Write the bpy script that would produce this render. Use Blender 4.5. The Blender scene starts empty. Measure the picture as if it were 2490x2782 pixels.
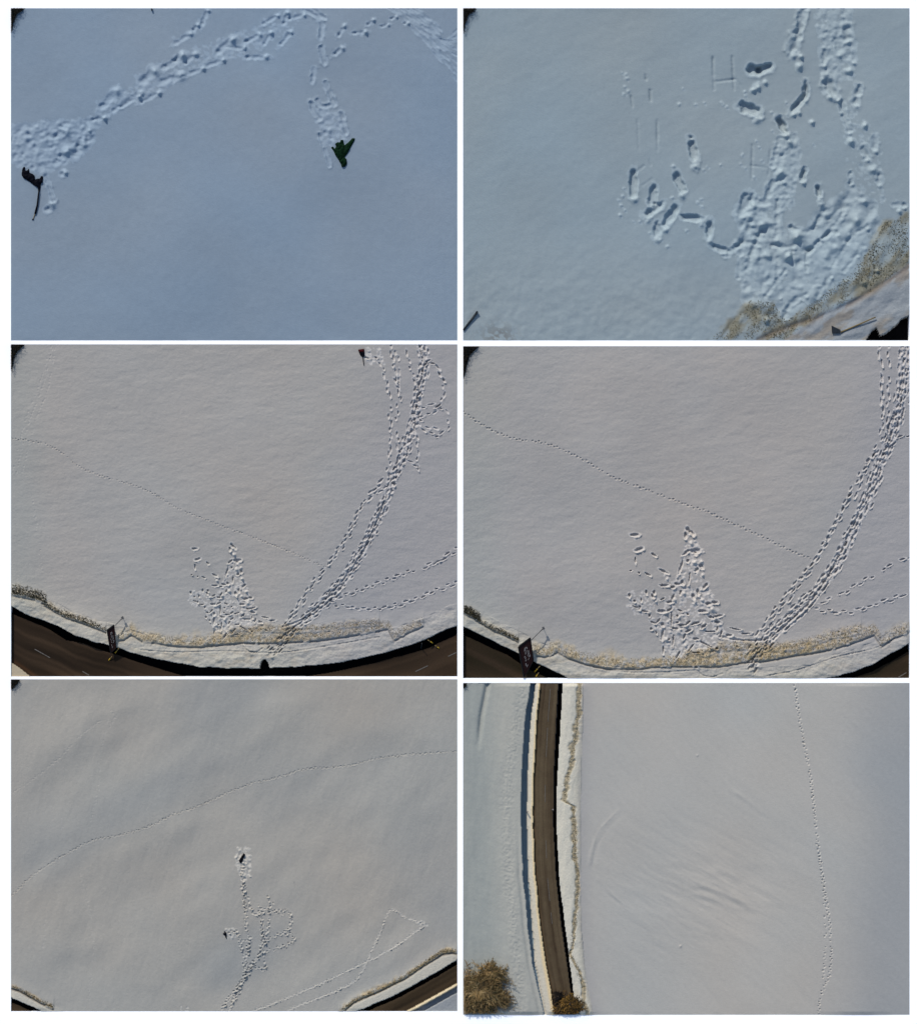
import bpy, math, random
import numpy as np
from mathutils import Vector

S = bpy.context.scene
# ------------------------------------------------------------------ camera
HCAM = 130.0
UNIT = 0.01                      # one photo pixel = 1 cm of the relief
cam_d = bpy.data.cameras.new('camera')
cam = bpy.data.objects.new('camera', cam_d)
S.collection.objects.link(cam)
cam.location = (0, 0, HCAM)
cam_d.sensor_fit = 'VERTICAL'
cam_d.sensor_height = 24.0
cam_d.lens = 24.0 * HCAM / 27.82
cam_d.clip_start = 1.0
cam_d.clip_end = 1000
S.camera = cam
# ------------------------------------------------------------------ sky, sun, exposure
SUN_EL, SUN_AZ = math.radians(33), math.radians(24)      # azimuth: 24 deg left of the picture's top
w = bpy.data.worlds.new('World'); S.world = w; w.use_nodes = True
nt = w.node_tree
bg = nt.nodes['Background']
sky = nt.nodes.new('ShaderNodeTexSky'); sky.sky_type = 'NISHITA'; sky.sun_disc = False
sky.sun_elevation = SUN_EL; sky.sun_rotation = -SUN_AZ
nt.links.new(sky.outputs[0], bg.inputs[0]); bg.inputs[1].default_value = 0.15
sd = bpy.data.lights.new('sun', 'SUN'); sd.energy = 3.2; sd.angle = math.radians(0.6); sd.color = (1.0, 0.95, 0.88)
sun = bpy.data.objects.new('sun', sd); S.collection.objects.link(sun)
tosun = Vector((-math.sin(SUN_AZ) * math.cos(SUN_EL), math.cos(SUN_AZ) * math.cos(SUN_EL), math.sin(SUN_EL)))
sun.rotation_euler = tosun.to_track_quat('Z', 'Y').to_euler()
S.view_settings.view_transform = 'Standard'; S.view_settings.look = 'None'
S.view_settings.gamma = 1.0; S.view_settings.use_curve_mapping = False
S.view_settings.exposure = 0.30
S.render.engine = 'CYCLES'

rng = np.random.default_rng(7)
random.seed(7)
K = 1.13

def lin(c):
    c = c / 255.0
    return c / 12.92 if c <= 0.04045 else ((c + 0.055) / 1.055) ** 2.4

def C(r, g, b):
    """surface colour that reads about (r,g,b) when it lies flat in the sun"""
    return np.array([lin(r) / K / 0.955, lin(g) / K / 1.01, lin(b) / K / 1.17])

# ------------------------------------------------------------------ materials
def mat_attr(name, rough=0.85, fine=0.10, scale=14.0, bump=0.0, spec=0.15):
    m = bpy.data.materials.new(name); m.use_nodes = True
    n = m.node_tree.nodes; l = m.node_tree.links; b = n['Principled BSDF']
    a = n.new('ShaderNodeAttribute'); a.attribute_name = 'tint'
    tc = n.new('ShaderNodeTexCoord')
    no = n.new('ShaderNodeTexNoise'); no.inputs['Scale'].default_value = scale; no.inputs['Detail'].default_value = 3
    l.new(tc.outputs['Object'], no.inputs['Vector'])
    mr = n.new('ShaderNodeMapRange'); mr.inputs[3].default_value = 1 - fine; mr.inputs[4].default_value = 1 + fine
    mr.inputs[1].default_value = .25; mr.inputs[2].default_value = .75
    l.new(no.outputs[0], mr.inputs[0])
    mx = n.new('ShaderNodeVectorMath'); mx.operation = 'MULTIPLY'
    l.new(a.outputs['Color'], mx.inputs[0]); l.new(mr.outputs[0], mx.inputs[1])
    l.new(mx.outputs[0], b.inputs['Base Color'])
    b.inputs['Roughness'].default_value = rough
    b.inputs['Specular IOR Level'].default_value = spec
    if bump:
        bn = n.new('ShaderNodeBump'); bn.inputs['Strength'].default_value = bump; bn.inputs['Distance'].default_value = 0.02
        n2 = n.new('ShaderNodeTexNoise'); n2.inputs['Scale'].default_value = 22; n2.inputs['Detail'].default_value = 4
        l.new(tc.outputs['Object'], n2.inputs['Vector'])
        l.new(n2.outputs[0], bn.inputs['Height']); l.new(bn.outputs[0], b.inputs['Normal'])
    return m

def mat_plain(name, col, rough=0.7, var=0.25, scale=30, spec=0.2, metal=0):
    m = bpy.data.materials.new(name); m.use_nodes = True
    n = m.node_tree.nodes; l = m.node_tree.links; b = n['Principled BSDF']
    tc = n.new('ShaderNodeTexCoord')
    no = n.new('ShaderNodeTexNoise'); no.inputs['Scale'].default_value = scale; no.inputs['Detail'].default_value = 4
    l.new(tc.outputs['Object'], no.inputs['Vector'])
    cr = n.new('ShaderNodeValToRGB')
    cr.color_ramp.elements[0].position = .3; cr.color_ramp.elements[1].position = .7
    c = list(col)
    cr.color_ramp.elements[0].color = [x * (1 - var) for x in c] + [1]
    cr.color_ramp.elements[1].color = [min(1, x * (1 + var)) for x in c] + [1]
    l.new(no.outputs[0], cr.inputs[0]); l.new(cr.outputs[0], b.inputs['Base Color'])
    b.inputs['Roughness'].default_value = rough; b.inputs['Specular IOR Level'].default_value = spec
    b.inputs['Metallic'].default_value = metal
    return m

M_SNOW = mat_attr('snow', 0.8, 0.035, 9, 0.25)
M_BANK = mat_attr('ploughed_snow', 0.85, 0.08, 18, 0.5)
M_ROAD = mat_attr('dirty_asphalt', 0.9, 0.12, 25, 0.1, 0.08)
M_SHADE = mat_plain('shadow_black', (0.004, 0.004, 0.005), 0.95, .3, 30, 0.02)  # near-black colour standing for bank shadow, not soil
M_GRASS = mat_attr('dead_grass', 0.9, 0.15, 40)
M_BOARD = mat_plain('white_paper_board', (0.93, 0.93, 0.93), 0.9, 0.01, 3, 0.1)
M_PAINT = mat_plain('worn_road_paint', (0.09, 0.083, 0.072), 0.8, .35, 40)
M_BLACK = mat_plain('black_nylon', (0.0018, 0.002, 0.0045), 0.8, .4, 20, 0.05)
M_GREEN = mat_plain('dark_green_cloth', (0.0022, 0.0115, 0.0042), 0.85, .6, 22, 0.05)
M_MAROON = mat_plain('maroon_cloth', (0.03, 0.004, 0.005), 0.8, .4, 22, 0.05)
M_WOOD = mat_plain('dark_brown_sign_wood', (0.017, 0.0055, 0.005), 0.8, .5, 60, 0.1)
M_FRAME = mat_plain('black_sign_frame', (0.004, 0.0035, 0.0035), 0.7, .3, 30)
M_LETTER = mat_plain('faded_letter_paint', (0.16, 0.14, 0.13), 0.8, .3, 50)
M_STEEL = mat_plain('grey_galvanised_steel', (0.07, 0.07, 0.068), 0.5, .2, 30, .4, .3)
M_DARKST = mat_plain('dark_steel', (0.012, 0.016, 0.02), 0.5, .2, 30)
M_YEL = mat_plain('yellow_stake_paint', (0.30, 0.19, 0.012), 0.6, .3, 30)
M_TAN = mat_plain('weathered_tan_wood', (0.13, 0.095, 0.04), 0.8, .3, 40)
M_TRUNK = mat_plain('grey_brown_bark', (0.045, 0.03, 0.02), 0.9, .4, 30)

# ------------------------------------------------------------------ helpers
def W(px, py, z=0.0):
    return ((px - 1245) * UNIT, (1391 - py) * UNIT, z * UNIT)

def tag(o, label=None, cat=None, group=None, kind=None):
    if label: o['label'] = label
    if cat: o['category'] = cat
    if group: o['group'] = group
    if kind: o['kind'] = kind
    return o

def link(o, parent=None):
    S.collection.objects.link(o)
    if parent: o.parent = parent
    return o

def mesh_obj(name, verts, faces, mat, parent=None, smooth=False, cols=None):
    verts = np.asarray(verts, dtype=np.float64)
    if parent is not None:
        verts = verts - np.array(parent.location)
    me = bpy.data.meshes.new(name)
    me.from_pydata(verts.tolist(), [], [list(map(int, f)) for f in faces])
    me.update()
    if smooth: me.polygons.foreach_set('use_smooth', [True] * len(me.polygons))
    me.materials.append(mat)
    if cols is not None:
        a = me.color_attributes.new('tint', 'FLOAT_COLOR', 'POINT')
        cc = np.ones((len(verts), 4), dtype=np.float32); cc[:, :3] = cols
        a.data.foreach_set('color', cc.ravel())
    return link(bpy.data.objects.new(name, me), parent)

def empty(name, loc):
    o = bpy.data.objects.new(name, None); o.location = loc; o.empty_display_size = .1
    return link(o)

class MB:
    def __init__(s): s.v = []; s.f = []
    def tube(s, pts, r0, r1=None, n=7):
        r1 = r0 if r1 is None else r1
        P = [Vector(p) for p in pts]; b = len(s.v)
        for i, p in enumerate(P):
            d = (P[min(i + 1, len(P) - 1)] - P[max(i - 1, 0)]).normalized()
            u = d.cross(Vector((0, 0, 1)))
            if u.length < 1e-4: u = Vector((1, 0, 0))
            u.normalize(); v = d.cross(u)
            r = r0 + (r1 - r0) * i / max(1, len(P) - 1)
            for k in range(n):
                a = 2 * math.pi * k / n
                s.v.append(tuple(p + (u * math.cos(a) + v * math.sin(a)) * r))
        for i in range(len(P) - 1):
            for k in range(n):
                a = b + i * n + k; c = b + i * n + (k + 1) % n
                s.f.append((a, c, c + n, a + n))
        s.f.append([b + k for k in range(n)][::-1]); s.f.append([b + (len(P) - 1) * n + k for k in range(n)])
        return s
    def prism(s, bottom, top):
        b = len(s.v); n = len(bottom)
        s.v += [tuple(p) for p in bottom] + [tuple(p) for p in top]
        s.f.append([b + k for k in range(n)][::-1]); s.f.append([b + n + k for k in range(n)])
        for k in range(n):
            s.f.append((b + k, b + (k + 1) % n, b + n + (k + 1) % n, b + n + k))
        return s
    def box(s, c, sx, sy, sz, rz=0.0):
        cs, sn = math.cos(rz), math.sin(rz)
        q = [(-sx / 2, -sy / 2), (sx / 2, -sy / 2), (sx / 2, sy / 2), (-sx / 2, sy / 2)]
        bt = [(c[0] + x * cs - y * sn, c[1] + x * sn + y * cs, c[2]) for x, y in q]
        return s.prism(bt, [(x, y, z + sz) for x, y, z in bt])
    def build(s, name, mat, parent=None, smooth=False):
        return mesh_obj(name, s.v, s.f, mat, parent, smooth)

def vnoise(X, Y, sx, sy=None, ang=0.0, seed=0):
    """smooth value noise in -1..1"""
    sy = sy or sx
    r = np.random.default_rng(1000 + seed); L = r.random((256, 256)) * 2 - 1
    ca, sa = math.cos(ang), math.sin(ang)
    u = (X * ca + Y * sa) / sx + 37.3; v = (-X * sa + Y * ca) / sy + 91.7
    iu = np.floor(u).astype(int); iv = np.floor(v).astype(int)
    fu = u - iu; fv = v - iv
    fu = fu * fu * (3 - 2 * fu); fv = fv * fv * (3 - 2 * fv)
    g = lambda a, b: L[a % 256, b % 256]
    return ((g(iu, iv) * (1 - fu) + g(iu + 1, iv) * fu) * (1 - fv) + (g(iu, iv + 1) * (1 - fu) + g(iu + 1, iv + 1) * fu) * fv)

def fbm(X, Y, s, octv=4, seed=0, asp=1.0, ang=0.0):
    o = 0; a = 1.0; t = 0
    for k in range(octv):
        o = o + a * vnoise(X, Y, s * asp / 2 ** k, s / 2 ** k, ang + .5 * k * (asp == 1), seed + k); t += a; a *= .55
    return o / t * 1.6

def sstep(a, b, x):
    t = np.clip((x - a) / (b - a), 0, 1); return t * t * (3 - 2 * t)

def in_poly(X, Y, P):
    ins = np.zeros(np.shape(X), bool); n = len(P)
    for i in range(n):
        x0, y0 = P[i]; x1, y1 = P[(i + 1) % n]
        if y0 == y1: continue
        c = ((Y < y0) != (Y < y1)) & (X < (x1 - x0) * (Y - y0) / (y1 - y0) + x0)
        ins ^= c
    return ins

def dist_line(X, Y, P, closed=False):
    d = np.full(np.shape(X), 1e9); P = list(P) + ([P[0]] if closed else [])
    for (x0, y0), (x1, y1) in zip(P[:-1], P[1:]):
        L = (x1 - x0) ** 2 + (y1 - y0) ** 2 + 1e-9
        t = np.clip(((X - x0) * (x1 - x0) + (Y - y0) * (y1 - y0)) / L, 0, 1)
        d = np.minimum(d, np.hypot(X - x0 - t * (x1 - x0), Y - y0 - t * (y1 - y0)))
    return d

def resample(P, step, smooth=True):
    P = np.array(P, float)
    seg = np.r_[0, np.cumsum(np.hypot(*np.diff(P, axis=0).T))]
    if smooth and len(P) > 2:                     # Catmull-Rom
        out = []
        Q = np.vstack([2 * P[0] - P[1], P, 2 * P[-1] - P[-2]])
        for i in range(1, len(Q) - 2):
            for t in np.linspace(0, 1, 12, endpoint=False):
                p0, p1, p2, p3 = Q[i - 1:i + 3]
                out.append(.5 * ((2 * p1) + (-p0 + p2) * t + (2 * p0 - 5 * p1 + 4 * p2 - p3) * t * t + (-p0 + 3 * p1 - 3 * p2 + p3) * t ** 3))
        out.append(P[-1]); P = np.array(out)
        seg = np.r_[0, np.cumsum(np.hypot(*np.diff(P, axis=0).T))]
    n = max(2, int(seg[-1] / step) + 1)
    s = np.linspace(0, seg[-1], n)
    return np.c_[np.interp(s, seg, P[:, 0]), np.interp(s, seg, P[:, 1])]

# ------------------------------------------------------------------ relief tile
REG = {0: 'snow_field', 1: 'footprint_trail', 2: 'road', 3: 'snow_bank', 4: 'dead_grass_verge', 5: 'shade_trench', 6: 'far_snow_field'}  # the black sunken region stands in for bank shadow

class Tile:
    def __init__(s, name, x0, y0, x1, y1, cell, off, base, seed, zs=1.456):
        s.name = name; s.r = (x0, y0, x1, y1); s.off = off; s.zs = zs; s.seed = seed
        nx = int(round((x1 - x0) / cell)) + 1; ny = int(round((y1 - y0) / cell)) + 1
        s.xs = np.linspace(x0, x1, nx); s.ys = np.linspace(y0, y1, ny)
        s.dx = s.xs[1] - s.xs[0]; s.dy = s.ys[1] - s.ys[0]
        s.X, s.Y = np.meshgrid(s.xs, s.ys)
        s.H = np.zeros_like(s.X); s.R = np.zeros(s.X.shape, np.int8)
        s.col = np.zeros(s.X.shape + (3,)); s.col[:] = base
        s.foot = np.zeros_like(s.X); s.fresh = np.zeros_like(s.X); s.fw = 1.0  # fresh: mask of broken snow to lighten, partly standing for sunlit print walls
        s.rg = np.random.default_rng(seed)
    def p(s, x, y): return (s.off[0] + x / s.zs, s.off[1] + y / s.zs)
    def P(s, pts): return [s.p(*q) for q in pts]
    def win(s, x0, y0, x1, y1):
        a = np.searchsorted(s.xs, x0); b = np.searchsorted(s.xs, x1)
        c = np.searchsorted(s.ys, y0); d = np.searchsorted(s.ys, y1)
        return slice(max(c - 1, 0), d + 1), slice(max(a - 1, 0), b + 1)
    def stamp(s, cx, cy, ln, wd, ang, depth, rim=.25, soft=.45, mark=True, pw=2.0, spill=0.0, asym=.6, wp=.2):
        m = max(ln, wd) * 1.1 + 3
        w_ = s.win(cx - m, cy - m, cx + m, cy + m)
        X = s.X[w_]; Y = s.Y[w_]
        if X.size == 0: return
        ca, sa = math.cos(ang), math.sin(ang)
        u = ((X - cx) * ca + (Y - cy) * sa) / (ln / 2); v = (-(X - cx) * sa + (Y - cy) * ca) / (wd / 2)
        r = (np.abs(u) ** pw + np.abs(v) ** pw) ** (1 / pw)
        r = r + wp * vnoise(X, Y, max(wd * .55, 3), seed=s.seed + 5) + wp * .7 * vnoise(X, Y, max(wd * .25, 2.5), seed=s.seed + 6)
        ext = math.hypot(ln / 2 * (.407 * ca + .914 * sa), wd / 2 * (-.407 * sa + .914 * ca))
        g = ((X - cx) * .407 + (Y - cy) * .914) / ext             # the far wall is the gentler one, with the kicked-out snow on it
        pit = -depth * sstep(1.0 + soft * .25, 1.0 - soft, r) * (1 - asym * sstep(-.25, 1.0, g))
        ring = rim * depth * np.exp(-((r - 1.32) / .26) ** 2) * (.25 + (.9 + spill) * np.clip(g, 0, 1)) * (.8 + .6 * vnoise(X, Y, 5, seed=s.seed + 8))
        s.H[w_] += pit + ring
        if mark: s.foot[w_] = np.maximum(s.foot[w_], (r < 1.5) * 1.0); s.fresh[w_] = np.maximum(s.fresh[w_], (r < 1.5) * s.fw)
    def seg(s, a, b, wd, depth, **k):
        (x0, y0), (x1, y1) = a, b
        s.stamp((x0 + x1) / 2, (y0 + y1) / 2, math.hypot(x1 - x0, y1 - y0) + wd, wd, math.atan2(y1 - y0, x1 - x0), depth, **k)
    def heap(s, cx, cy, r, h, n=5, mark=True):
        for k in range(n):
            a = s.rg.uniform(0, 6.28); q = s.rg.uniform(0, r * .6)
            x, y = cx + q * math.cos(a), cy + q * math.sin(a); rr = r * s.rg.uniform(.35, .75)
            w_ = s.win(x - 2.5 * rr, y - 2.5 * rr, x + 2.5 * rr, y + 2.5 * rr)
            d2 = ((s.X[w_] - x) ** 2 + (s.Y[w_] - y) ** 2) / rr ** 2
            s.H[w_] += h * s.rg.uniform(.35, .8) * np.exp(-d2 * 1.5)
            if mark: s.foot[w_] = np.maximum(s.foot[w_], (d2 < 1.6) * 1.0); s.fresh[w_] = np.maximum(s.fresh[w_], (d2 < 1.6) * s.fw)
    def furrow(s, pts, wd, depth, rim=.3, mark=True, rough=.4):
        Q = resample(pts, 6)
        m = wd * 2 + 4
        w_ = s.win(Q[:, 0].min() - m, Q[:, 1].min() - m, Q[:, 0].max() + m, Q[:, 1].max() + m)
        X = s.X[w_]; Y = s.Y[w_]
        if X.size == 0: return
        d = dist_line(X, Y, Q.tolist()) / (wd / 2)
        d = d + rough * vnoise(X, Y, max(4, wd * .6), seed=s.seed + 3) + rough * .6 * vnoise(X, Y, max(3, wd * .3), seed=s.seed + 4)
        k = .75 + .45 * vnoise(X, Y, 26, seed=s.seed + 9)
        s.H[w_] += -depth * k * sstep(1.1, .15, d) + rim * depth * np.exp(-((d - 1.45) / .35) ** 2) * (.55 + .9 * vnoise(X, Y, 9, seed=s.seed + 10))
        if mark: s.foot[w_] = np.maximum(s.foot[w_], (d < 1.6) * 1.0); s.fresh[w_] = np.maximum(s.fresh[w_], (d < 1.6) * s.fw)
    def ripple(s, pts, wd, h):
        Q = resample(pts, 8); d = dist_line(s.X, s.Y, Q.tolist()) + 2.5 * vnoise(s.X, s.Y, 22, seed=s.seed + 12)
        e = np.minimum(np.hypot(s.X - Q[0, 0], s.Y - Q[0, 1]), np.hypot(s.X - Q[-1, 0], s.Y - Q[-1, 1]))
        s.H += h * np.exp(-(d / wd) ** 2) * sstep(0, 45, e) * (.7 + .5 * vnoise(s.X, s.Y, 30, seed=s.seed + 13))
    def trail(s, pts, step, ln, wd, depth, lat, jit=1.0, rim=.3, skip=0.0, mark=True):
        Q = resample(pts, step); 
        for i in range(len(Q)):
            if s.rg.random() < skip: continue
            a = Q[min(i + 1, len(Q) - 1)] - Q[max(i - 1, 0)]; a = a / (np.hypot(*a) + 1e-9)
            sd_ = 1 if i % 2 else -1
            if s.rg.random() < .05: continue
            o_ = s.rg.normal() * jit * 1.1 + lat * sd_; t_ = s.rg.normal() * jit * 1.5
            x = Q[i, 0] - a[1] * o_ + a[0] * t_; y = Q[i, 1] + a[0] * o_ + a[1] * t_
            s.stamp(x, y, ln * s.rg.uniform(.7, 1.4), wd * s.rg.uniform(.85, 1.15), math.atan2(a[1], a[0]) + s.rg.normal() * .08, depth * s.rg.uniform(.75, 1.2), rim=rim, mark=mark)
    def lumps(s, poly, n, r0, r1, h, mark=True):
        xs = [q[0] for q in poly]; ys = [q[1] for q in poly]; k = 0; t = 0
        while k < n and t < n * 40:
            t += 1
            x = s.rg.uniform(min(xs), max(xs)); y = s.rg.uniform(min(ys), max(ys))
            if not in_poly(np.array([x]), np.array([y]), poly)[0]: continue
            k += 1
            rr = s.rg.uniform(r0, r1)
            w_ = s.win(x - 2.5 * rr, y - 2.5 * rr, x + 2.5 * rr, y + 2.5 * rr)
            an = s.rg.uniform(0, 3.14); e = s.rg.uniform(.5, 1)
            ca, sa = math.cos(an), math.sin(an)
            u = (s.X[w_] - x) * ca + (s.Y[w_] - y) * sa; v = (-(s.X[w_] - x) * sa + (s.Y[w_] - y) * ca) / e
            d2 = (u * u + v * v) / rr ** 2
            s.H[w_] += h * rr / r1 * s.rg.uniform(-1, 1) * np.exp(-d2 * 1.6)
            if mark: s.foot[w_] = np.maximum(s.foot[w_], (d2 < 1.5) * 1.0); s.fresh[w_] = np.maximum(s.fresh[w_], (d2 < 1.5) * s.fw)
    def mix(s, mask, c):
        m = np.clip(mask, 0, 1)[..., None]; s.col = s.col * (1 - m) + np.asarray(c) * m
    def z_at(s, px, py):
        i = int(np.clip(np.searchsorted(s.ys, py), 0, len(s.ys) - 1)); j = int(np.clip(np.searchsorted(s.xs, px), 0, len(s.xs) - 1))
        return s.H[i, j]
    def soften(s, n):
        """settled, wind-rounded snow: average the relief with its neighbours"""
        keep = s.R == 5
        for k in range(n):
            P_ = np.pad(s.H, 1, mode='edge')
            B_ = (P_[:-2, 1:-1] + P_[2:, 1:-1] + P_[1:-1, :-2] + P_[1:-1, 2:]) * .15 + s.H * .4
            s.H = np.where(keep, s.H, B_)
    def build(s, labels, mats, fresh=.16):  # fresh: lightening of broken snow, partly sunlight put into the colour
        fm = s.fresh * (s.R == 0); s.col *= (1 + fresh * fm)[..., None]  # lightens broken snow; sunlit print walls partly put into the colour
        ed = np.minimum(np.minimum(s.X - s.r[0], s.r[2] - s.X), np.minimum(s.Y - s.r[1], s.r[3] - s.Y))
        s.H = np.where(s.H > -1.0, s.H * (.25 + .75 * sstep(0, 10, ed)), s.H)
        s.R[(s.foot > .5) & (s.R == 0)] = 1
        ny, nx = s.X.shape
        V = np.stack([(s.X - 1245) * UNIT, (1391 - s.Y) * UNIT, s.H * UNIT], -1).reshape(-1, 3)
        idx = np.arange(ny * nx).reshape(ny, nx)
        F = np.stack([idx[:-1, :-1], idx[1:, :-1], idx[1:, 1:], idx[:-1, 1:]], -1).reshape(-1, 4)
        R = s.R[:-1, :-1].ravel(); cl = s.col.reshape(-1, 3)
        for reg in np.unique(R):
            f = F[R == reg]
            used, inv = np.unique(f.ravel(), return_inverse=True)
            me = bpy.data.meshes.new(REG[reg])
            me.vertices.add(len(used)); me.vertices.foreach_set('co', V[used].astype(np.float32).ravel())
            me.loops.add(len(inv)); me.loops.foreach_set('vertex_index', inv.astype(np.int32).ravel())
            me.polygons.add(len(f)); me.polygons.foreach_set('loop_start', np.arange(0, len(inv), 4, dtype=np.int32))
            me.update(calc_edges=True)
            me.polygons.foreach_set('use_smooth', np.ones(len(f), bool))
            a = me.color_attributes.new('tint', 'FLOAT_COLOR', 'POINT')
            cc = np.ones((len(used), 4), np.float32); cc[:, :3] = cl[used]
            a.data.foreach_set('color', cc.ravel())
            me.materials.append(mats.get(int(reg), M_SNOW))
            o = link(bpy.data.objects.new(REG[reg], me))
            tag(o, labels.get(int(reg)), kind='structure')

def base_snow(t, amp, sc, seed, asp=1.0, ang=0.0, patch=None):
    t.H += amp * fbm(t.X, t.Y, sc, 3, seed, asp, ang)
    t.H += amp * .35 * fbm(t.X, t.Y, sc * .3, 2, seed + 20)
    wn = np.sin(np.pi * (t.X - t.r[0]) / (t.r[2] - t.r[0])) * np.sin(np.pi * (t.Y - t.r[1]) / (t.r[3] - t.r[1]))
    t.H += amp * 6.0 * vnoise(t.X, t.Y, 190, seed=seed + 31) * np.clip(wn * 4, 0, 1)
    n = fbm(t.X, t.Y, 150, 3, seed + 40)
    t.col *= (1 + .03 * n)[..., None]
    n2 = fbm(t.X, t.Y, 260, 2, seed + 50)
    t.col *= np.stack([1 + .025 * n2, 1 + 0 * n2, 1 - .02 * n2], -1)

def grass(t, region_pts, n, hmin, hmax, cols, label, name='dead_grass_tuft'):
    """blades of dead grass standing on the relief; region_pts(k) -> px, py"""
    v = []; f = []; cc = []
    x0, y0, x1, y1 = t.r
    for k in range(n):
        x, y = region_pts()
        if not (x0 + 3 < x < x1 - 3 and y0 + 3 < y < y1 - 3): continue
        z = t.z_at(x, y); h = random.uniform(hmin, hmax); a = random.gauss(-1.57, .9); ln = h * random.uniform(.5, 1.3)
        wd = random.uniform(.8, 1.5); c = cols[random.randrange(len(cols))] * random.uniform(.6, 1.3)
        tx, ty = x + math.cos(a) * ln, y + math.sin(a) * ln
        tx = min(max(tx, x0 + 1), x1 - 1); ty = min(max(ty, y0 + 1), y1 - 1)
        b = len(v); ox, oy = -math.sin(a) * wd, math.cos(a) * wd
        v += [W(x - ox, y - oy, z - .5), W(x + ox, y + oy, z - .5), W(tx, ty, z + h * .8)]
        f.append((b, b + 1, b + 2)); cc += [c * .85] * 3
    o = mesh_obj(name, v, f, M_GRASS, cols=np.array(cc))
    return tag(o, label, kind='stuff')

def garment(t, name, outline, thick, mat, parent, seed=0, wr=.25, cell=1.0):
    """puffed cloth shape over an outline, closed underneath"""
    P = [(float(a), float(b)) for a, b in outline]
    xs = np.arange(min(q[0] for q in P) - 1, max(q[0] for q in P) + 2, cell)
    ys = np.arange(min(q[1] for q in P) - 1, max(q[1] for q in P) + 2, cell)
    X, Y = np.meshgrid(xs, ys); ins = in_poly(X, Y, P); d = dist_line(X, Y, P, True) * ins
    dm = max(d.max(), 1)
    Z = thick * np.sqrt(np.clip(1 - (1 - np.clip(d / dm, 0, 1)) ** 2, 0, 1)) + wr * thick * vnoise(X, Y, 4, 7, .6, seed) * (d > 1)
    g = np.array([[t.z_at(x, y) for x in xs] for y in ys])
    g = np.where(ins, g, np.nan)
    idx = -np.ones(X.shape, int); v = []; f = []
    for i in range(X.shape[0] - 1):
        for j in range(X.shape[1] - 1):
            if ins[i:i + 2, j:j + 2].sum() >= 3:
                q = []
                for a, b in ((i, j), (i + 1, j), (i + 1, j + 1), (i, j + 1)):
                    if idx[a, b] < 0:
                        zz = t.z_at(X[a, b], Y[a, b]) - .6 if not ins[a, b] else t.z_at(X[a, b], Y[a, b]) + .4 + Z[a, b]
                        idx[a, b] = len(v); v.append(W(X[a, b], Y[a, b], zz))
                    q.append(idx[a, b])
                f.append(q)
    n = len(v); top = list(f)
    v += [(a, b, c - (thick * .3 + 1.5) * UNIT) for a, b, c in v]
    f += [[q + n for q in fc][::-1] for fc in top]
    cnt = {}
    for fc in top:
        for a, b in zip(fc, fc[1:] + fc[:1]): cnt[(a, b)] = 1
    for (a, b) in cnt:
        if (b, a) not in cnt: f.append((b, a, a + n, b + n))
    return mesh_obj(name, v, f, mat, parent, True)

# =================================================================== the white board that carries the six reliefs
rects = dict(one=(30.5, 22.5, 1242, 925), two=(1257.5, 22.5, 2469, 925), three=(30.5, 935.5, 1242, 1838),
             four=(1257.5, 940.5, 2469, 1842.5), five=(30.5, 1845.5, 1242, 2747.5), six=(1257.5, 1855.5, 2469, 2757))
bd = MB()
def strip(x0, y0, x1, y1):
    (ax, ay, _), (bx, by, _) = W(x0, y1), W(x1, y0)
    bd.prism([(ax, ay, -.7), (bx, ay, -.7), (bx, by, -.7), (ax, by, -.7)], [(ax, ay, 0), (bx, ay, 0), (bx, by, 0), (ax, by, 0)])
E = 1500
strip(-E, -E, 2490 + E, 22.5); strip(-E, 2757, 2490 + E, 2782 + E)
strip(-E, 22.5, 30.5, 2757); strip(2469, 22.5, 2490 + E, 2757); strip(1242, 22.5, 1257.5, 2757)
strip(30.5, 925, 1242, 935.5); strip(30.5, 1838, 1242, 1845.5); strip(30.5, 2747.5, 1242, 2757)
strip(1257.5, 925, 2469, 940.5); strip(1257.5, 1842.5, 2469, 1855.5)
b = bd.build('ground', M_BOARD); tag(b, 'plain white board showing as margins between the six snow reliefs', kind='structure')

# =================================================================== relief one (upper left): bluish snow, two dropped garments
t1 = Tile('one', *rects['one'], 2.7, (0, 0), C(121, 138, 160), 11)
base_snow(t1, .5, 60, 11, 2.5, .9)
p = t1.p
t1.H += 10 * np.sin(np.pi * (t1.X - 30) / 1212) * np.sin(np.pi * (t1.Y - 22) / 903)
def pit_heap(t, x0, y0, x1, y1, wd, d=5.0, h=3.5):
    a, b = t.p(x0, y0), t.p(x1, y1); wd = wd / t.zs
    t.seg(a, b, wd, d * .62, rim=.3, wp=.45, soft=.7, asym=.3)
    t.lumps([(a[0] - wd, a[1] - wd), (b[0] + wd, b[1] - wd), (b[0] + wd, b[1] + wd), (a[0] - wd, a[1] + wd)], 5 + int(wd / 2), 1.8, 4.5, 2.2)
    t.stamp(a[0], a[1], wd * 1.2, wd * 1.1, 0, d * .7, rim=.1)
    t.heap(b[0] + wd * .25, b[1], wd * .85, h * 1.15, 7)
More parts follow.
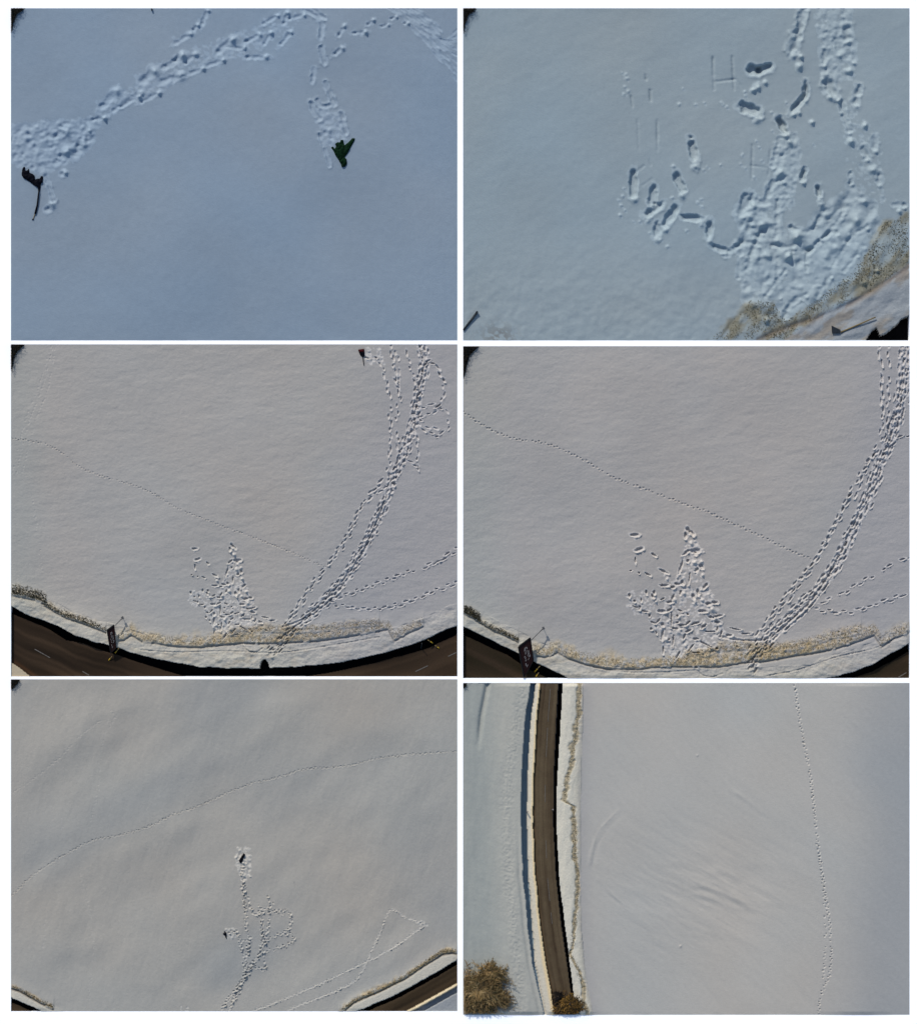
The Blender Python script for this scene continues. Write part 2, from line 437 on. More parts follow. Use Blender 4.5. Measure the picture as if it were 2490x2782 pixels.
for q in [(800, 95, 818, 40, 16), (765, 118, 782, 100, 12), (700, 170, 752, 135, 19), (690, 240, 720, 215, 16), (865, 205, 915, 155, 22),
          (905, 187, 965, 192, 15), (975, 165, 1025, 137, 16), (980, 228, 1050, 226, 17), (1045, 175, 1070, 132, 14), (1112, 175, 1148, 128, 14),
          (1045, 95, 1095, 62, 14), (1125, 92, 1135, 52, 15), (1145, 74, 1200, 60, 14), (650, 268, 720, 228, 22), (733, 250, 770, 216, 16),
          (568, 320, 605, 283, 32), (645, 322, 710, 300, 28), (722, 306, 800, 272, 15), (802, 270, 880, 240, 15), (408, 420, 455, 365, 26),
          (452, 438, 556, 368, 18), (482, 424, 550, 384, 12), (562, 402, 625, 370, 15), (368, 475, 412, 468, 14),
          (1340, 140, 1360, 105, 13), (1402, 131, 1445, 128, 13), (1325, 215, 1352, 190, 15), (1455, 97, 1475, 82, 11), (1510, 105, 1535, 98, 10),
          (1548, 74, 1565, 66, 9), (1600, 94, 1612, 92, 8), (250, 688, 252, 682, 18), (190, 830, 205, 815, 22), (345, 560, 352, 520, 16), (300, 610, 320, 570, 30), (225, 640, 260, 600, 26), (215, 540, 260, 520, 24)]:
    pit_heap(t1, *q)
for pts, wd in [([(1200, 38), (1250, 62), (1272, 100), (1268, 152)], 18), ([(1240, 38), (1285, 72)], 14), ([(1270, 190), (1282, 250)], 20),
                ([(1240, 272), (1236, 325)], 18), ([(1288, 330), (1322, 415)], 19), ([(1255, 395), (1275, 422), (1308, 415)], 16),
                ([(1230, 410), (1240, 440), (1265, 472)], 17), ([(1350, 450), (1366, 525)], 18), ([(1285, 592), (1305, 658)], 13), ([(1262, 530), (1278, 580)], 11),
                ([(182, 700), (198, 745), (214, 795)], 18)]:
    t1.furrow(t1.P(pts), wd / 1.456 * .95, 4.6, .6)
t1.lumps(t1.P([(45, 500), (170, 478), (300, 478), (410, 460), (392, 500), (360, 575), (325, 612), (250, 650), (172, 690), (90, 665), (45, 640)]), 950, 2.2, 9, 3.1)
t1.lumps(t1.P([(1245, 430), (1340, 430), (1375, 520), (1362, 560), (1310, 590), (1265, 560)]), 130, 3, 8, 3.2)
t1.lumps(t1.P([(400, 400), (560, 330), (700, 215), (900, 140), (1150, 60), (1150, 130), (900, 240), (640, 350), (440, 450)]), 420, 2, 6, 2.0)
for k in range(9):
    o = k * 13
    pts = t1.P([(1545 + o, 36), (1640 + o * .9, 120 - o * .2), (1720 + o * .5, 215 - o * .5), (1806, 320 - o * 1.9)])
    t1.trail(pts, 40, 40, 5.0, 2.2, .8, 1.2, rim=.9, skip=.12)
for pts in ([(690, 520), (720, 560), (735, 600)], [(1040, 520), (1075, 590), (1110, 660)], [(250, 840), (330, 900)]):
    t1.ripple(t1.P(pts), 7, .5)
t1.soften(1)
t1.build({0: 'bluish untouched snow around the two dropped garments, upper left view', 1: 'trampled track of deep prints leading to the two garments'}, {})

z = 6.067
jo = [(30 + a / z, 300 + b_ / z) for a, b_ in [(190, 960), (215, 925), (238, 940), (240, 988), (275, 985), (300, 955), (312, 1030), (350, 1040), (395, 1080), (405, 1138), (440, 1120), (480, 1120), (500, 1080), (535, 1090), (530, 1180), (498, 1215), (492, 1275), (478, 1350), (452, 1345), (442, 1265), (400, 1250), (300, 1170), (205, 1115), (175, 1060)]]
e = empty('jacket', W(80, 480, 0)); tag(e, 'black jacket lying half buried beside trampled snow at the left edge', 'jacket')
garment(t1, 'body', jo, 7, M_BLACK, e, 3)
e = empty('ski_pole', W(100, 560, 0)); tag(e, 'thin dark ski pole pointing down from the black jacket', 'ski pole')
zz = t1.z_at(100, 560)
MB().tube([W(30 + 465 / z, 300 + 1340 / z, zz + 5), W(30 + 440 / z, 300 + 1560 / z, zz + 3), W(30 + 405 / z, 300 + 1705 / z, zz + 1.6)], .019, .03).build('shaft', M_BLACK, e, True)
MB().tube([W(30 + 402 / z, 300 + 1700 / z, zz + 1.6), W(30 + 368 / z, 300 + 1800 / z, zz + .8)], .012, .008).build('tip', M_TAN, e)
MB().box(W(30 + 366 / z, 300 + 1795 / z, zz + .2), .05, .03, .02, .3).build('grip', M_BLACK, e)
z = 6.775
G = lambda L: [(820 + a / z, 180 + b_ / z) for a, b_ in L]
e = empty('jacket', W(925, 415, 0)); tag(e, 'dark green jacket with one sleeve stretched out, at the end of furrow', 'jacket')
garment(t1, 'body', G([(535, 1500), (570, 1480), (608, 1525), (628, 1480), (610, 1430), (660, 1400), (700, 1402), (715, 1360), (760, 1360), (785, 1450), (800, 1560), (780, 1690), (700, 1765), (620, 1650), (580, 1560)]), 6, M_GREEN, e, 5)
garment(t1, 'sleeve', G([(770, 1470), (860, 1400), (925, 1328), (978, 1328), (970, 1370), (900, 1500), (850, 1600), (780, 1690), (750, 1580)]), 4.5, M_GREEN, e, 6)
garment(t1, 'hood', G([(770, 1665), (825, 1720), (832, 1800), (800, 1855), (735, 1865), (715, 1800), (680, 1740)]), 6.5, M_GREEN, e, 7)
e = empty('marker_post', W(413, 26)); tag(e, 'tiny dark post at the top edge of the upper left snow', 'post')
MB().box(W(413, 26, t1.z_at(413, 26) - 1), .035, .05, .08).build('shaft', M_DARKST, e)

# =================================================================== relief two (upper right): large footprints, snowball letters
t2 = Tile('two', *rects['two'], 2.5, (1240, 0), C(131, 146, 160), 22)
base_snow(t2, .45, 45, 22, 2.0, -.5)
t2.H += 1.0 * fbm(t2.X, t2.Y, 22, 3, 260) * sstep(560, 900, t2.Y)
A = lambda x, y: (1640 + x / 3.033, 120 + y / 3.033)
B = lambda x, y: (2040 + x / 2.234, 20 + y / 2.234)
for x0, y0, x1, y1, wd, d in [(720, 800, 748, 950, 60, 15), (240, 1070, 242, 1225, 60, 15), (598, 1085, 640, 1190, 60, 15), (408, 1200, 395, 1290, 62, 13), (445, 1335, 360, 1395, 62, 14),
                          (590, 1355, 505, 1480, 58, 14), (665, 1425, 790, 1438, 50, 14), (872, 1480, 860, 1580, 52, 13), (440, 1500, 430, 1565, 60, 11),
                          (1150, 520, 1250, 548, 82, 19), (1440, 625, 1490, 715, 50, 13), (1655, 350, 1660, 430, 42, 12), (1650, 430, 1560, 540, 46, 12),
                          (1640, 1050, 1630, 1110, 38, 10), (1758, 1180, 1770, 1250, 40, 10), (1180, 1270, 1150, 1340, 80, 11), (912, 1670, 1000, 1700, 46, 11)]:
    a, b_ = A(x0, y0), A(x1, y1); wd /= 2.7
    L = math.hypot(b_[0] - a[0], b_[1] - a[1])
    ux, uy = ((b_[0] - a[0]) / L, (b_[1] - a[1]) / L)
    t2.stamp((a[0] + b_[0]) / 2, (a[1] + b_[1]) / 2, L + wd, wd, math.atan2(uy, ux), d * .75, rim=.14, soft=.3, pw=2.4, spill=.9, asym=.25, wp=.26)
    lo = b_ if b_[1] > a[1] else a
    t2.heap(lo[0] + wd * .1, lo[1] + wd * .85, wd * .5, 3.0, 6)
x, y = A(1240, 215); t2.stamp(x, y, 38, 28, .3, 16, rim=.1, soft=.25, pw=2.5)
x, y = A(1320, 200); t2.stamp(x, y, 44, 24, -.3, 16, rim=.1, soft=.25, pw=2.5)
for q in ((1270, 350, 14), (1330, 320, 10), (1230, 380, 9)): x, y = A(*q[:2]); t2.heap(x, y, q[2], 4, 8)
for a, b_, dp in [((895, 110), (905, 375), 3), ((1055, 100), (1070, 375), 3), ((910, 308), (1075, 290), 3), ((275, 620), (285, 872), 2.2), ((437, 630), (440, 880), 2.2),
              ((340, 250), (346, 292), 3), ((377, 380), (385, 470), 3), ((222, 430), (235, 515), 3), ((1222, 830), (1215, 1110), 2.2), ((1370, 870), (1352, 1080), 2.2),
              ((1215, 1000), (1355, 1020), 1.6), ((275, 1045), (330, 1000), 2), ((318, 1165), (395, 1110), 2), ((1080, 280), (1150, 385), 1.6), ((370, 950), (385, 1000), 1.5)]:
    t2.furrow([A(*a), A(*b_)], 6.5, dp * 1.7, .1, rough=.25, mark=False)
for q in [(150, 235), (180, 250), (190, 290), (170, 350), (200, 385), (170, 410), (620, 490), (750, 500), (825, 485), (968, 485), (1010, 520), (985, 500), (960, 995), (575, 1015), (1160, 390),
          (1165, 425), (120, 1290), (140, 1330), (172, 1370), (135, 1412), (155, 1250), (165, 1190), (240, 1460), (295, 1465), (680, 1540), (520, 1670), (800, 1280), (802, 1340), (775, 1310), (1385, 715),
          (1720, 825), (1380, 560), (650, 365), (1500, 480), (1140, 910), (1125, 990), (1165, 1020), (1250, 800), (1280, 850), (1300, 960), (1240, 1100), (560, 1270), (380, 1560), (470, 1610), (820, 1040), (850, 1010)]:
    x, y = A(*q); r = t2.rg.uniform(2.2, 4.5)
    t2.heap(x, y, r * 1.6, 3.4, 3); t2.stamp(x + 3, y + 3.5, 6, 5, .7, 1.4, rim=0)
for pts, wd, d in [([(312, 30), (290, 130), (245, 265)], 44, 13), ([(330, 455), (330, 520), (248, 618)], 26, 9), ([(650, 490), (632, 575)], 40, 11), ([(550, 580), (562, 660), (592, 745)], 30, 9),
                   ([(170, 680), (205, 755)], 36, 10), ([(172, 800), (150, 880), (128, 960)], 26, 9), ([(580, 120), (578, 185)], 40, 11), ([(522, 200), (532, 262)], 40, 11), ([(437, 270), (440, 335)], 30, 10),
                   ([(462, 460), (492, 512)], 50, 12), ([(750, 800), (744, 852)], 32, 10), ([(676, 860), (702, 905)], 36, 10), ([(600, 1010), (602, 1060)], 24, 7), ([(770, 1020), (776, 1062)], 30, 8),
                   ([(320, 985), (310, 1045)], 28, 8), ([(405, 1090), (412, 1135)], 24, 7), ([(862, 1195), (925, 1200)], 26, 8), ([(350, 1485), (480, 1355), (560, 1235)], 26, 7),
                   ([(235, 1335), (300, 1358), (375, 1342), (440, 1232)], 28, 9), ([(460, 1285), (560, 1215)], 24, 7), ([(335, 1600), (338, 1490), (450, 1385), (520, 1365)], 26, 8),
                   ([(155, 1170), (158, 1300), (150, 1400)], 26, 7), ([(165, 1520), (155, 1620), (172, 1750)], 24, 5), ([(-90, 1445), (-20, 1425), (40, 1440)], 28, 7), ([(130, 1440), (190, 1456), (255, 1445)], 28, 8), ([(195, 1880), (250, 1785), (330, 1745)], 26, 9), ([(395, 1760), (480, 1625)], 24, 7),
                   ([(-30, 1620), (10, 1470), (60, 1360)], 26, 7), ([(0, 1180), (90, 1185), (120, 1080), (190, 1040)], 34, 8), ([(-60, 1250), (0, 1170)], 60, 7), ([(-150, 1500), (-60, 1420), (0, 1300)], 30, 9),
                   ([(560, 1600), (640, 1500)], 22, 5), ([(-80, 1640), (-70, 1500)], 22, 6), ([(80, 1760), (200, 1600)], 22, 6), ([(250, 1560), (250, 1480)], 20, 6), ([(500, 1560), (600, 1400), (700, 1330)], 22, 5)]:
    Q = [B(*q) for q in pts]; t2.furrow(Q, wd / 2.234 * 1.15, d * .72, .35, rough=.6)
    t2.heap(Q[-1][0] + 3, Q[-1][1] + wd / 2.234 * .8, wd / 2.234 * .55, 3.2, 5)
for q, r in [((285, 360), 22), ((300, 300), 14), ((480, 550), 18), ((530, 570), 12), ((605, 815), 22), ((740, 980), 24), ((690, 720), 16), ((370, 700), 14), ((230, 820), 22), ((180, 1000), 26), ((290, 640), 12), ((600, 390), 16), ((620, 340), 12),
             ((640, 1300), 26), ((420, 1200), 16), ((100, 1500), 26), ((230, 1510), 22), ((270, 1400), 18), ((760, 1600), 14), ((680, 1670), 16), ((90, 1900), 20), ((900, 1240), 14), ((60, 1320), 22)]:
    x, y = B(*q); t2.heap(x, y, r / 1.6, 4.2, 8)
BP = lambda L: [B(*q) for q in L]
t2.lumps(BP([(370, 5), (600, 5), (645, 300), (620, 430), (420, 480), (415, 200)]), 420, 2.5, 8, 3.4)
t2.lumps(BP([(180, 780), (270, 760), (300, 900), (270, 1050), (250, 1200), (180, 1250), (0, 1300), (-30, 1200), (90, 1180), (150, 1060), (130, 950)]), 460, 2.5, 8, 3.4)
t2.lumps(BP([(-60, 1250), (300, 1370), (440, 1220), (540, 1130), (600, 1080), (780, 1180), (760, 1400), (720, 1520), (560, 1700), (300, 1850), (140, 1900), (-60, 1800)]), 900, 2.2, 7, 3.0)
t2.lumps(BP([(-60, 1250), (300, 1370), (440, 1220), (540, 1130), (600, 1080), (780, 1180), (760, 1400), (720, 1520), (560, 1700), (300, 1850), (140, 1900), (-60, 1800)]), 260, 8, 20, 7.0)
t2.lumps(BP([(560, 560), (780, 780), (820, 1200), (600, 1100), (560, 800)]), 140, 2, 6, 2.6)
# dead grass and dirt along the kerb side
Z2p = t2.P([(990, 1345), (1070, 1290), (1160, 1190), (1250, 1195), (1300, 1270), (1420, 1190), (1560, 1080), (1650, 960), (1690, 880), (1788, 850), (1788, 1040), (1650, 1150), (1450, 1240), (1290, 1345)])
din = in_poly(t2.X, t2.Y, Z2p); dd = dist_line(t2.X, t2.Y, Z2p, True) * np.where(din, 1, -1)
nn = fbm(t2.X, t2.Y, 26, 4, 300, 2.2, -1.0)
msk = sstep(-6, 16, dd + nn * 16)
t2.mix(msk * .75 * sstep(-.35, .6, nn), C(118, 112, 92)); t2.mix(msk * .25, C(112, 114, 106))
far = t2.P([(1290, 1345), (1450, 1240), (1650, 1150), (1788, 1040), (1788, 1345)])
fin = in_poly(t2.X, t2.Y, far); t2.mix(fin * .5, C(132, 132, 140)); t2.mix(fin * .7 * sstep(-.05, .5, fbm(t2.X, t2.Y, 30, 4, 340, 3, -.55)), C(126, 120, 114))
t2.H += fin * 3 * fbm(t2.X, t2.Y, 30, 4, 320, 2.5, -.6) + msk * 2.2 * fbm(t2.X, t2.Y, 18, 3, 330, 2, -1.0)
kk = dist_line(t2.X, t2.Y, t2.P([(1190, 1345), (1320, 1290), (1440, 1250), (1560, 1200), (1788, 1060)]))
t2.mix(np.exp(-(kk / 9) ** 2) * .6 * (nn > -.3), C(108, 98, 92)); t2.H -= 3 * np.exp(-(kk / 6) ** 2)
t2.R[(dd > 0) & (t2.R == 0)] = 4; t2.R[fin] = 3
blk = t2.P([(1618, 1350), (1640, 1312), (1660, 1298), (1672, 1330), (1700, 1318), (1740, 1285), (1760, 1262), (1792, 1248), (1792, 1350)])
t2.soften(2)
bi = in_poly(t2.X, t2.Y, blk); t2.H[bi] = -45; t2.R[bi] = 5  # black sunken floor stands in for shade in the corner
cr = np.exp(-(((t2.X - t2.p(165, 0)[0]) / 45) ** 2 + ((t2.Y - t2.p(0, 1335)[1]) / 34) ** 2))
t2.mix(cr * .55 * (fbm(t2.X, t2.Y, 9, 2, 350) > -.1), C(92, 88, 84))
t2.build({0: 'bluish snow around the large footprints and snow letters, upper right view', 1: 'deep footprints and trampled snow running down the upper right view', 3: 'grey ploughed snow bank in the lower right corner of upper right view',
          4: 'brown dead grass showing through the snow, upper right view', 5: 'black sunken corner standing in for shade, upper right view'}, {3: M_BANK, 4: M_BANK, 5: M_SHADE})
def rp_poly(poly, shrink=0):
    xs = [q[0] for q in poly]; ys = [q[1] for q in poly]
    def f():
        while True:
            x = random.uniform(min(xs), max(xs)); y = random.uniform(min(ys), max(ys))
            if in_poly(np.array([x]), np.array([y]), poly)[0] : return x, y
    return f
GC = [C(128, 120, 92), C(112, 106, 82), C(140, 132, 108), C(98, 92, 74)]
f2 = rp_poly(Z2p)
def f2b():
    while True:
        x, y = f2()
        if vnoise(np.array([x]), np.array([y]), 40, 20, -1.0, 5)[0] > random.uniform(-.7, .5): return x, y
grass(t2, f2b, 2600, 2, 4.5, GC, 'brown dead grass blades in the lower right of upper right view')
e = empty('marker_stake', W(*B(620, 1930))); tag(e, 'tan wooden stake with dark triangular head lying on the grey bank', 'stake')
zz = max(t2.z_at(*B(640, 1930)), t2.z_at(*B(540, 1970)), t2.z_at(*B(740, 1885))) + 1.5
MB().tube([W(*B(540, 1972), zz), W(*B(650, 1925), zz + 1), W(*B(752, 1880), zz + 2)], .022, .016).build('shaft', M_TAN, e, True)
hd = [B(485, 1932), B(540, 1958), B(535, 1978), B(488, 1975)]
MB().prism([W(a, b_, zz - 2) for a, b_ in hd[::-1]], [W(a, b_, zz + 3) for a, b_ in hd[::-1]]).build('head', M_DARKST, e)
e = empty('metal_pole', W(*t2.p(50, 1270))); tag(e, 'dark metal pole jutting in at the lower left edge of upper right view', 'pole')
MB().tube([W(*t2.p(27, 1306), 2.5), W(*t2.p(80, 1236), 4.5)], .03, .032).build('shaft', M_DARKST, e, True)
MB().box(W(*t2.p(80, 1235), 3), .06, .05, .05, .6).build('cap', M_DARKST, e)

# =================================================================== reliefs three and four: field with star of footprints above the road
STAR = [(350, 150, 410, 155, 42), (405, 340, 460, 325, 46), (600, 390, 635, 415, 28), (700, 585, 775, 625, 30), (515, 625, 565, 655, 24), (705, 775, 775, 780, 34), (385, 430, 390, 500, 16),
        (310, 885, 315, 920, 26), (520, 850, 525, 880, 28), (615, 850, 620, 880, 30), (595, 900, 610, 925, 30), (375, 965, 380, 975, 26), (455, 940, 460, 975, 22), (440, 1040, 440, 1070, 28), (360, 1035, 420, 1050, 18), (470, 1090, 540, 1105, 18),
        (1030, 75, 1050, 110, 46), (1060, 110, 1100, 150, 40), (1005, 140, 1010, 180, 36), (1090, 350, 1175, 350, 54), (1125, 380, 1130, 390, 40), (985, 395, 1035, 350, 34), (970, 475, 925, 620, 30), (1195, 530, 1205, 555, 44), (1140, 590, 1150, 580, 40), (1060, 620, 1050, 740, 20), (1035, 470, 1035, 480, 34),
        (870, 755, 930, 765, 30), (965, 735, 970, 755, 40), (835, 795, 860, 800, 30), (1270, 760, 1230, 810, 36), (1100, 900, 1105, 925, 44), (1155, 840, 1165, 890, 36), (945, 850, 940, 890, 26), (860, 900, 830, 970, 28), (790, 985, 830, 985, 34), (700, 960, 740, 935, 18),
        (1270, 1005, 1310, 1005, 44), (1350, 985, 1385, 990, 40), (1185, 1095, 1250, 1098, 38), (685, 1095, 735, 1100, 44), (780, 1095, 825, 1070, 30), (835, 1120, 828, 1290, 20), (830, 1300, 915, 1315, 26), (580, 1225, 640, 1250, 22), (650, 1240, 690, 1190, 22),
        (560, 1135, 560, 1160, 24), (720, 1250, 725, 1270, 40), (725, 1340, 715, 1440, 34), (580, 1310, 585, 1320, 28), (920, 1265, 1010, 1270, 24), (1010, 1265, 1060, 1220, 22), (1080, 1260, 1170, 1235, 26), (1250, 1265, 1210, 1300, 30), (1300, 1165, 1345, 1180, 30), (1370, 1165, 1445, 1150, 30),
        (1380, 1225, 1430, 1240, 34), (1060, 1330, 1020, 1350, 30), (1000, 1380, 980, 1440, 24), (860, 1400, 845, 1530, 20), (1110, 1440, 1160, 1440, 28), (1190, 1470, 1320, 1540, 20), (1110, 1500, 1040, 1590, 20), (940, 1590, 890, 1680, 24), (730, 1540, 730, 1610, 24), (1400, 1290, 1390, 1350, 20),
        (1455, 1340, 1440, 1400, 24), (1520, 1395, 1560, 1400, 40), (1570, 1305, 1680, 1330, 20), (1700, 1375, 1800, 1370, 22), (1090, 1605, 1180, 1610, 18), (1240, 1345, 1380, 1350, 12), (920, 1080, 960, 1100, 20), (905, 1150, 910, 1160, 26), (900, 1235, 910, 1240, 24), (1030, 1130, 1035, 1140, 20),
        (320, 590, 335, 595, 18), (430, 620, 432, 630, 20), (1390, 1555, 1395, 1560, 28), (1640, 1530, 1650, 1540, 24), (640, 1350, 650, 1380, 16), (800, 1440, 800, 1450, 22)]
STARPOLY = [(1050, 60), (1190, 350), (1250, 700), (1400, 980), (1460, 1200), (1500, 1380), (1440, 1640), (1180, 1560), (880, 1700), (720, 1560), (700, 1330), (570, 1320), (560, 1150), (680, 1080), (760, 960), (860, 740), (930, 620)]

def star(t, apex, kx, ky, kk):
    M = lambda x, y: (apex[0] + (x - 1050) / 4.55 * kx, apex[1] + (y - 110) / 4.55 * ky)
    for x0, y0, x1, y1, wd in STAR:
        a, b_ = M(x0, y0), M(x1, y1); ww = max(wd / 4.55 * kk * 1.1, 4.2)
        t.stamp((a[0] + b_[0]) / 2, (a[1] + b_[1]) / 2, math.hypot(a[0] - b_[0], a[1] - b_[1]) + ww, ww, math.atan2(b_[1] - a[1], b_[0] - a[0]), 6.0 * kk + 1.2, rim=.3, soft=.35, pw=2.4, spill=.8)
        if t.rg.random() < .6 and wd > 25: t.heap(*M((x0 + x1) / 2 + 8, max(y0, y1) + wd * 1.0), wd / 4.55 * kk * .55, 2.0, 3)
    t.lumps([M(*q) for q in STARPOLY], 520, 1.8 * kk + .8, 5.5 * kk, 3.0 * kk)
    for q in ((1075, 250, 34), (1120, 500, 40), (780, 700, 30), (1200, 480, 26), (1220, 660, 30), (1290, 890, 26), (1330, 1070, 44), (1210, 960, 32), (1130, 980, 22), (980, 880, 36), (640, 980, 26), (920, 1360, 40), (770, 1450, 36), (1230, 1250, 30), (1010, 1520, 36), (870, 950, 30)):
        t.heap(*M(q[0], q[1]), q[2] / 4.55 * kk, 3.0, 6)
    t.lumps([M(*q) for q in ((300, 850), (620, 840), (700, 1000), (560, 1130), (360, 1140), (250, 1000))], 90, 1.8, 4 * kk, 2.0)

def band(t, pts, w_up, w_dn, seed, dens=1.0, dark=0.0):
    """strip of dead grass with a little scarp under it; pts = centre line"""
    P_ = np.array(t.P(pts)); xc = P_[:, 0]; yc = P_[:, 1]
    y = np.interp(t.X, xc, yc); inx = (t.X > xc.min()) & (t.X < xc.max())
    ed = np.minimum(t.X - xc.min(), xc.max() - t.X)
    n = fbm(t.X, t.Y, 14, 4, seed, 1.0) ; n1 = vnoise(t.X, t.Y, 60, seed=seed + 9)
    dy = t.Y - y + 4 * n1
    m = sstep(-w_up * (1.1 + .5 * n1), -w_up * .15, dy + n * 6) * sstep(w_dn, w_dn * .3, dy + n * 3) * inx * sstep(0, 14, ed + n * 6)
    st = fbm(t.X, t.Y, 5, 2, seed + 60, 3.0, 1.75); lowp = sstep(-w_up * .75, w_dn * .6, dy + 5 * n)
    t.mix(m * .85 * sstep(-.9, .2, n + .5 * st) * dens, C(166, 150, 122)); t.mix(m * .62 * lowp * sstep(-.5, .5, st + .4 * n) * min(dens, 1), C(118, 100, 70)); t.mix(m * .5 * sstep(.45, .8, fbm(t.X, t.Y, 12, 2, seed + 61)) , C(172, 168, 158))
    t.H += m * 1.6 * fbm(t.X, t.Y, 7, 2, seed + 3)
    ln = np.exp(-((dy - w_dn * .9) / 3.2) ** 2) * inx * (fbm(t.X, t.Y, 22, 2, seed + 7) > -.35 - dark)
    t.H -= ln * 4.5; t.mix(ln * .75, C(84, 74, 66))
    t.H += 2.0 * sstep(3, -3, dy - w_dn * .9) * sstep(-40, 0, dy) * inx
    t.R[(m > .35) & (t.R == 0)] = 4
    return P_

def band_sampler(P_, up, dn):
    L = np.array(P_)
    def f():
        x = random.uniform(L[:, 0].min(), L[:, 0].max())
        return x, np.interp(x, L[:, 0], L[:, 1]) + random.triangular(-up, dn, dn * .2)
    return f

GT = [C(174, 154, 112), C(160, 140, 98), C(146, 126, 86), C(188, 172, 138), C(118, 102, 72), C(150, 138, 96)]
GD = [C(96, 90, 72), C(70, 66, 54), C(128, 118, 92), C(52, 50, 44)]

def road_tex(t, mask, coord, seed, a, b_):
    n = vnoise(t.X * .35, coord, 90, 9, 0, seed) * .6 + vnoise(t.X, coord, 160, 26, 0, seed + 1) * .7
    k = np.clip(.5 + .6 * n, 0, 1)[..., None]
    t.col = np.where(mask[..., None], a * (1 - k) + b_ * k, t.col)

def field_relief(t, up, low, drop, seed):
    """common terrain: bank edge and road; up = lower edge of the bank"""
    U = np.array(t.P(up)); ye = np.interp(t.X, U[:, 0], U[:, 1]) + 2.2 * vnoise(t.X, 0 * t.X, 24, 24, 0, seed)
    road = t.Y > ye
    bank = (~road) & (t.Y > ye - 62)
    d = ye - t.Y
    t.H += np.where(bank, 3.0 * sstep(62, 20, d) + 2.3 * fbm(t.X, t.Y, 18, 5, seed + 1, 1.8), 0)
    k = sstep(66, 30, d) * (~road)
    t.mix(k * .45, C(168, 166, 160)); t.mix(k * .6 * sstep(-.1, .5, fbm(t.X, t.Y, 14, 4, seed + 4, 2.5)), C(146, 134, 118)); t.mix(k * .3 * sstep(.2, .6, fbm(t.X, t.Y, 9, 3, seed + 14, 2)), C(176, 178, 170))
    t.H = np.where(road, -drop + .15 * vnoise(t.X, t.Y, 12, seed=seed + 2), t.H)
    return ye, road, bank

# ---- three
t3 = Tile('three', *rects['three'], 1.8, (0, 920), C(151, 150, 153), 33)
base_snow(t3, .42, 16, 33, 2.6, -.1)
t3.H += .35 * fbm(t3.X, t3.Y, 75, 3, 360, 2.2, 1.9)
UP3 = [(0, 1040), (45, 1058), (100, 1090), (200, 1125), (260, 1155), (300, 1178), (420, 1212), (480, 1228), (560, 1255), (700, 1285), (800, 1300), (900, 1305), (1028, 1306), (1031, 1284), (1040, 1270), (1050, 1269), (1060, 1282), (1065, 1304), (1150, 1300), (1280, 1290), (1400, 1272), (1500, 1250), (1600, 1222), (1690, 1185), (1760, 1155), (1820, 1135)]
ye, road, bank = field_relief(t3, UP3, 0, 12, 400)
bl = t3.P([(45, 1020), (160, 1035), (260, 1095), (400, 1150), (480, 1190)])
t3.R[bank & (t3.R == 0)] = 3; t3.R[road] = 2
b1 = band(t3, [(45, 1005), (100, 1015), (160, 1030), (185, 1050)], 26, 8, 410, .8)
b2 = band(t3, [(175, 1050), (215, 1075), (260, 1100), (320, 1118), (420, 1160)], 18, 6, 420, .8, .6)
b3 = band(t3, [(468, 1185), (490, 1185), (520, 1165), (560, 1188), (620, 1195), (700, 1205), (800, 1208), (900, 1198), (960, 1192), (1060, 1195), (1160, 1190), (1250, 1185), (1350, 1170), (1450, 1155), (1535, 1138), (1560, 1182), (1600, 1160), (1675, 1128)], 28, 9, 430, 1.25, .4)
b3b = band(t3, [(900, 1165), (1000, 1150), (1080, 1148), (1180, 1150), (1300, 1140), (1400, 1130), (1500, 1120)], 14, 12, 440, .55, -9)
star(t3, (632, 1484), .70, .73, .72)
t3.furrow(t3.P([(560, 1232), (700, 1240), (900, 1236), (1100, 1242), (1300, 1215), (1500, 1180)]), 4.5, 2.2, .6, mark=False)
t3.furrow(t3.P([(960, 1210), (975, 1232), (1010, 1240), (1040, 1225)]), 5, 3, .6)
FOX3 = [(45, 395), (140, 408), (220, 435), (320, 510), (440, 555), (530, 580), (620, 620), (700, 670), (800, 710), (900, 750), (1000, 785), (1100, 825), (1200, 865), (1290, 905)]
t3.fw = .15
t3.trail(t3.P(FOX3), 6.8, 4.6, 4.2, 2.0, 1.1, .4, rim=.35)
for o in (0, 16, 40): t3.trail(t3.P([(205 + o * .4, 30), (150 + o, 200), (100 + o, 330), (50 + o, 530)]), 9, 8, 3.2, .8, .3, .5, rim=.4, skip=.3)
t3.trail(t3.P([(120, 600), (150, 760), (165, 900), (165, 970)]), 9, 6, 3, .9, 2, 1.5, rim=.5, skip=.4)
t3.fw = 1.0
MAIN3 = [(1080, 1235), (1190, 1125), (1320, 1000), (1400, 890), (1470, 760), (1530, 620), (1562, 530), (1600, 440), (1640, 300), (1658, 200), (1678, 95), (1665, 28)]
def shifted(P_, o): 
    Q = resample(P_, 12); T = np.gradient(Q, axis=0); T /= np.hypot(T[:, 0], T[:, 1])[:, None]
    return np.c_[Q[:, 0] - T[:, 1] * o, Q[:, 1] + T[:, 0] * o].tolist()
m3 = t3.P(MAIN3)
for o in (-5, 1, 7): t3.furrow(shifted(m3, o), 6, 1.6, .7, rough=.8)
t3.lumps([tuple(q) for q in shifted(m3, -13)] + [tuple(q) for q in shifted(m3, 13)][::-1], 420, 1.6, 4, 1.8)
for o, k in ((-6, 0), (0, .1), (6, .15), (12, .35), (-12, .45)):
    t3.trail(shifted(m3, o), 17, 15, 5.2, 4.6, 2.2, 1.6, rim=.5, skip=k)
t3.furrow(t3.P([(1120, 1140), (1200, 1108), (1290, 1030), (1360, 950), (1420, 870), (1470, 770), (1520, 645)]), 7, 4.2, .5)
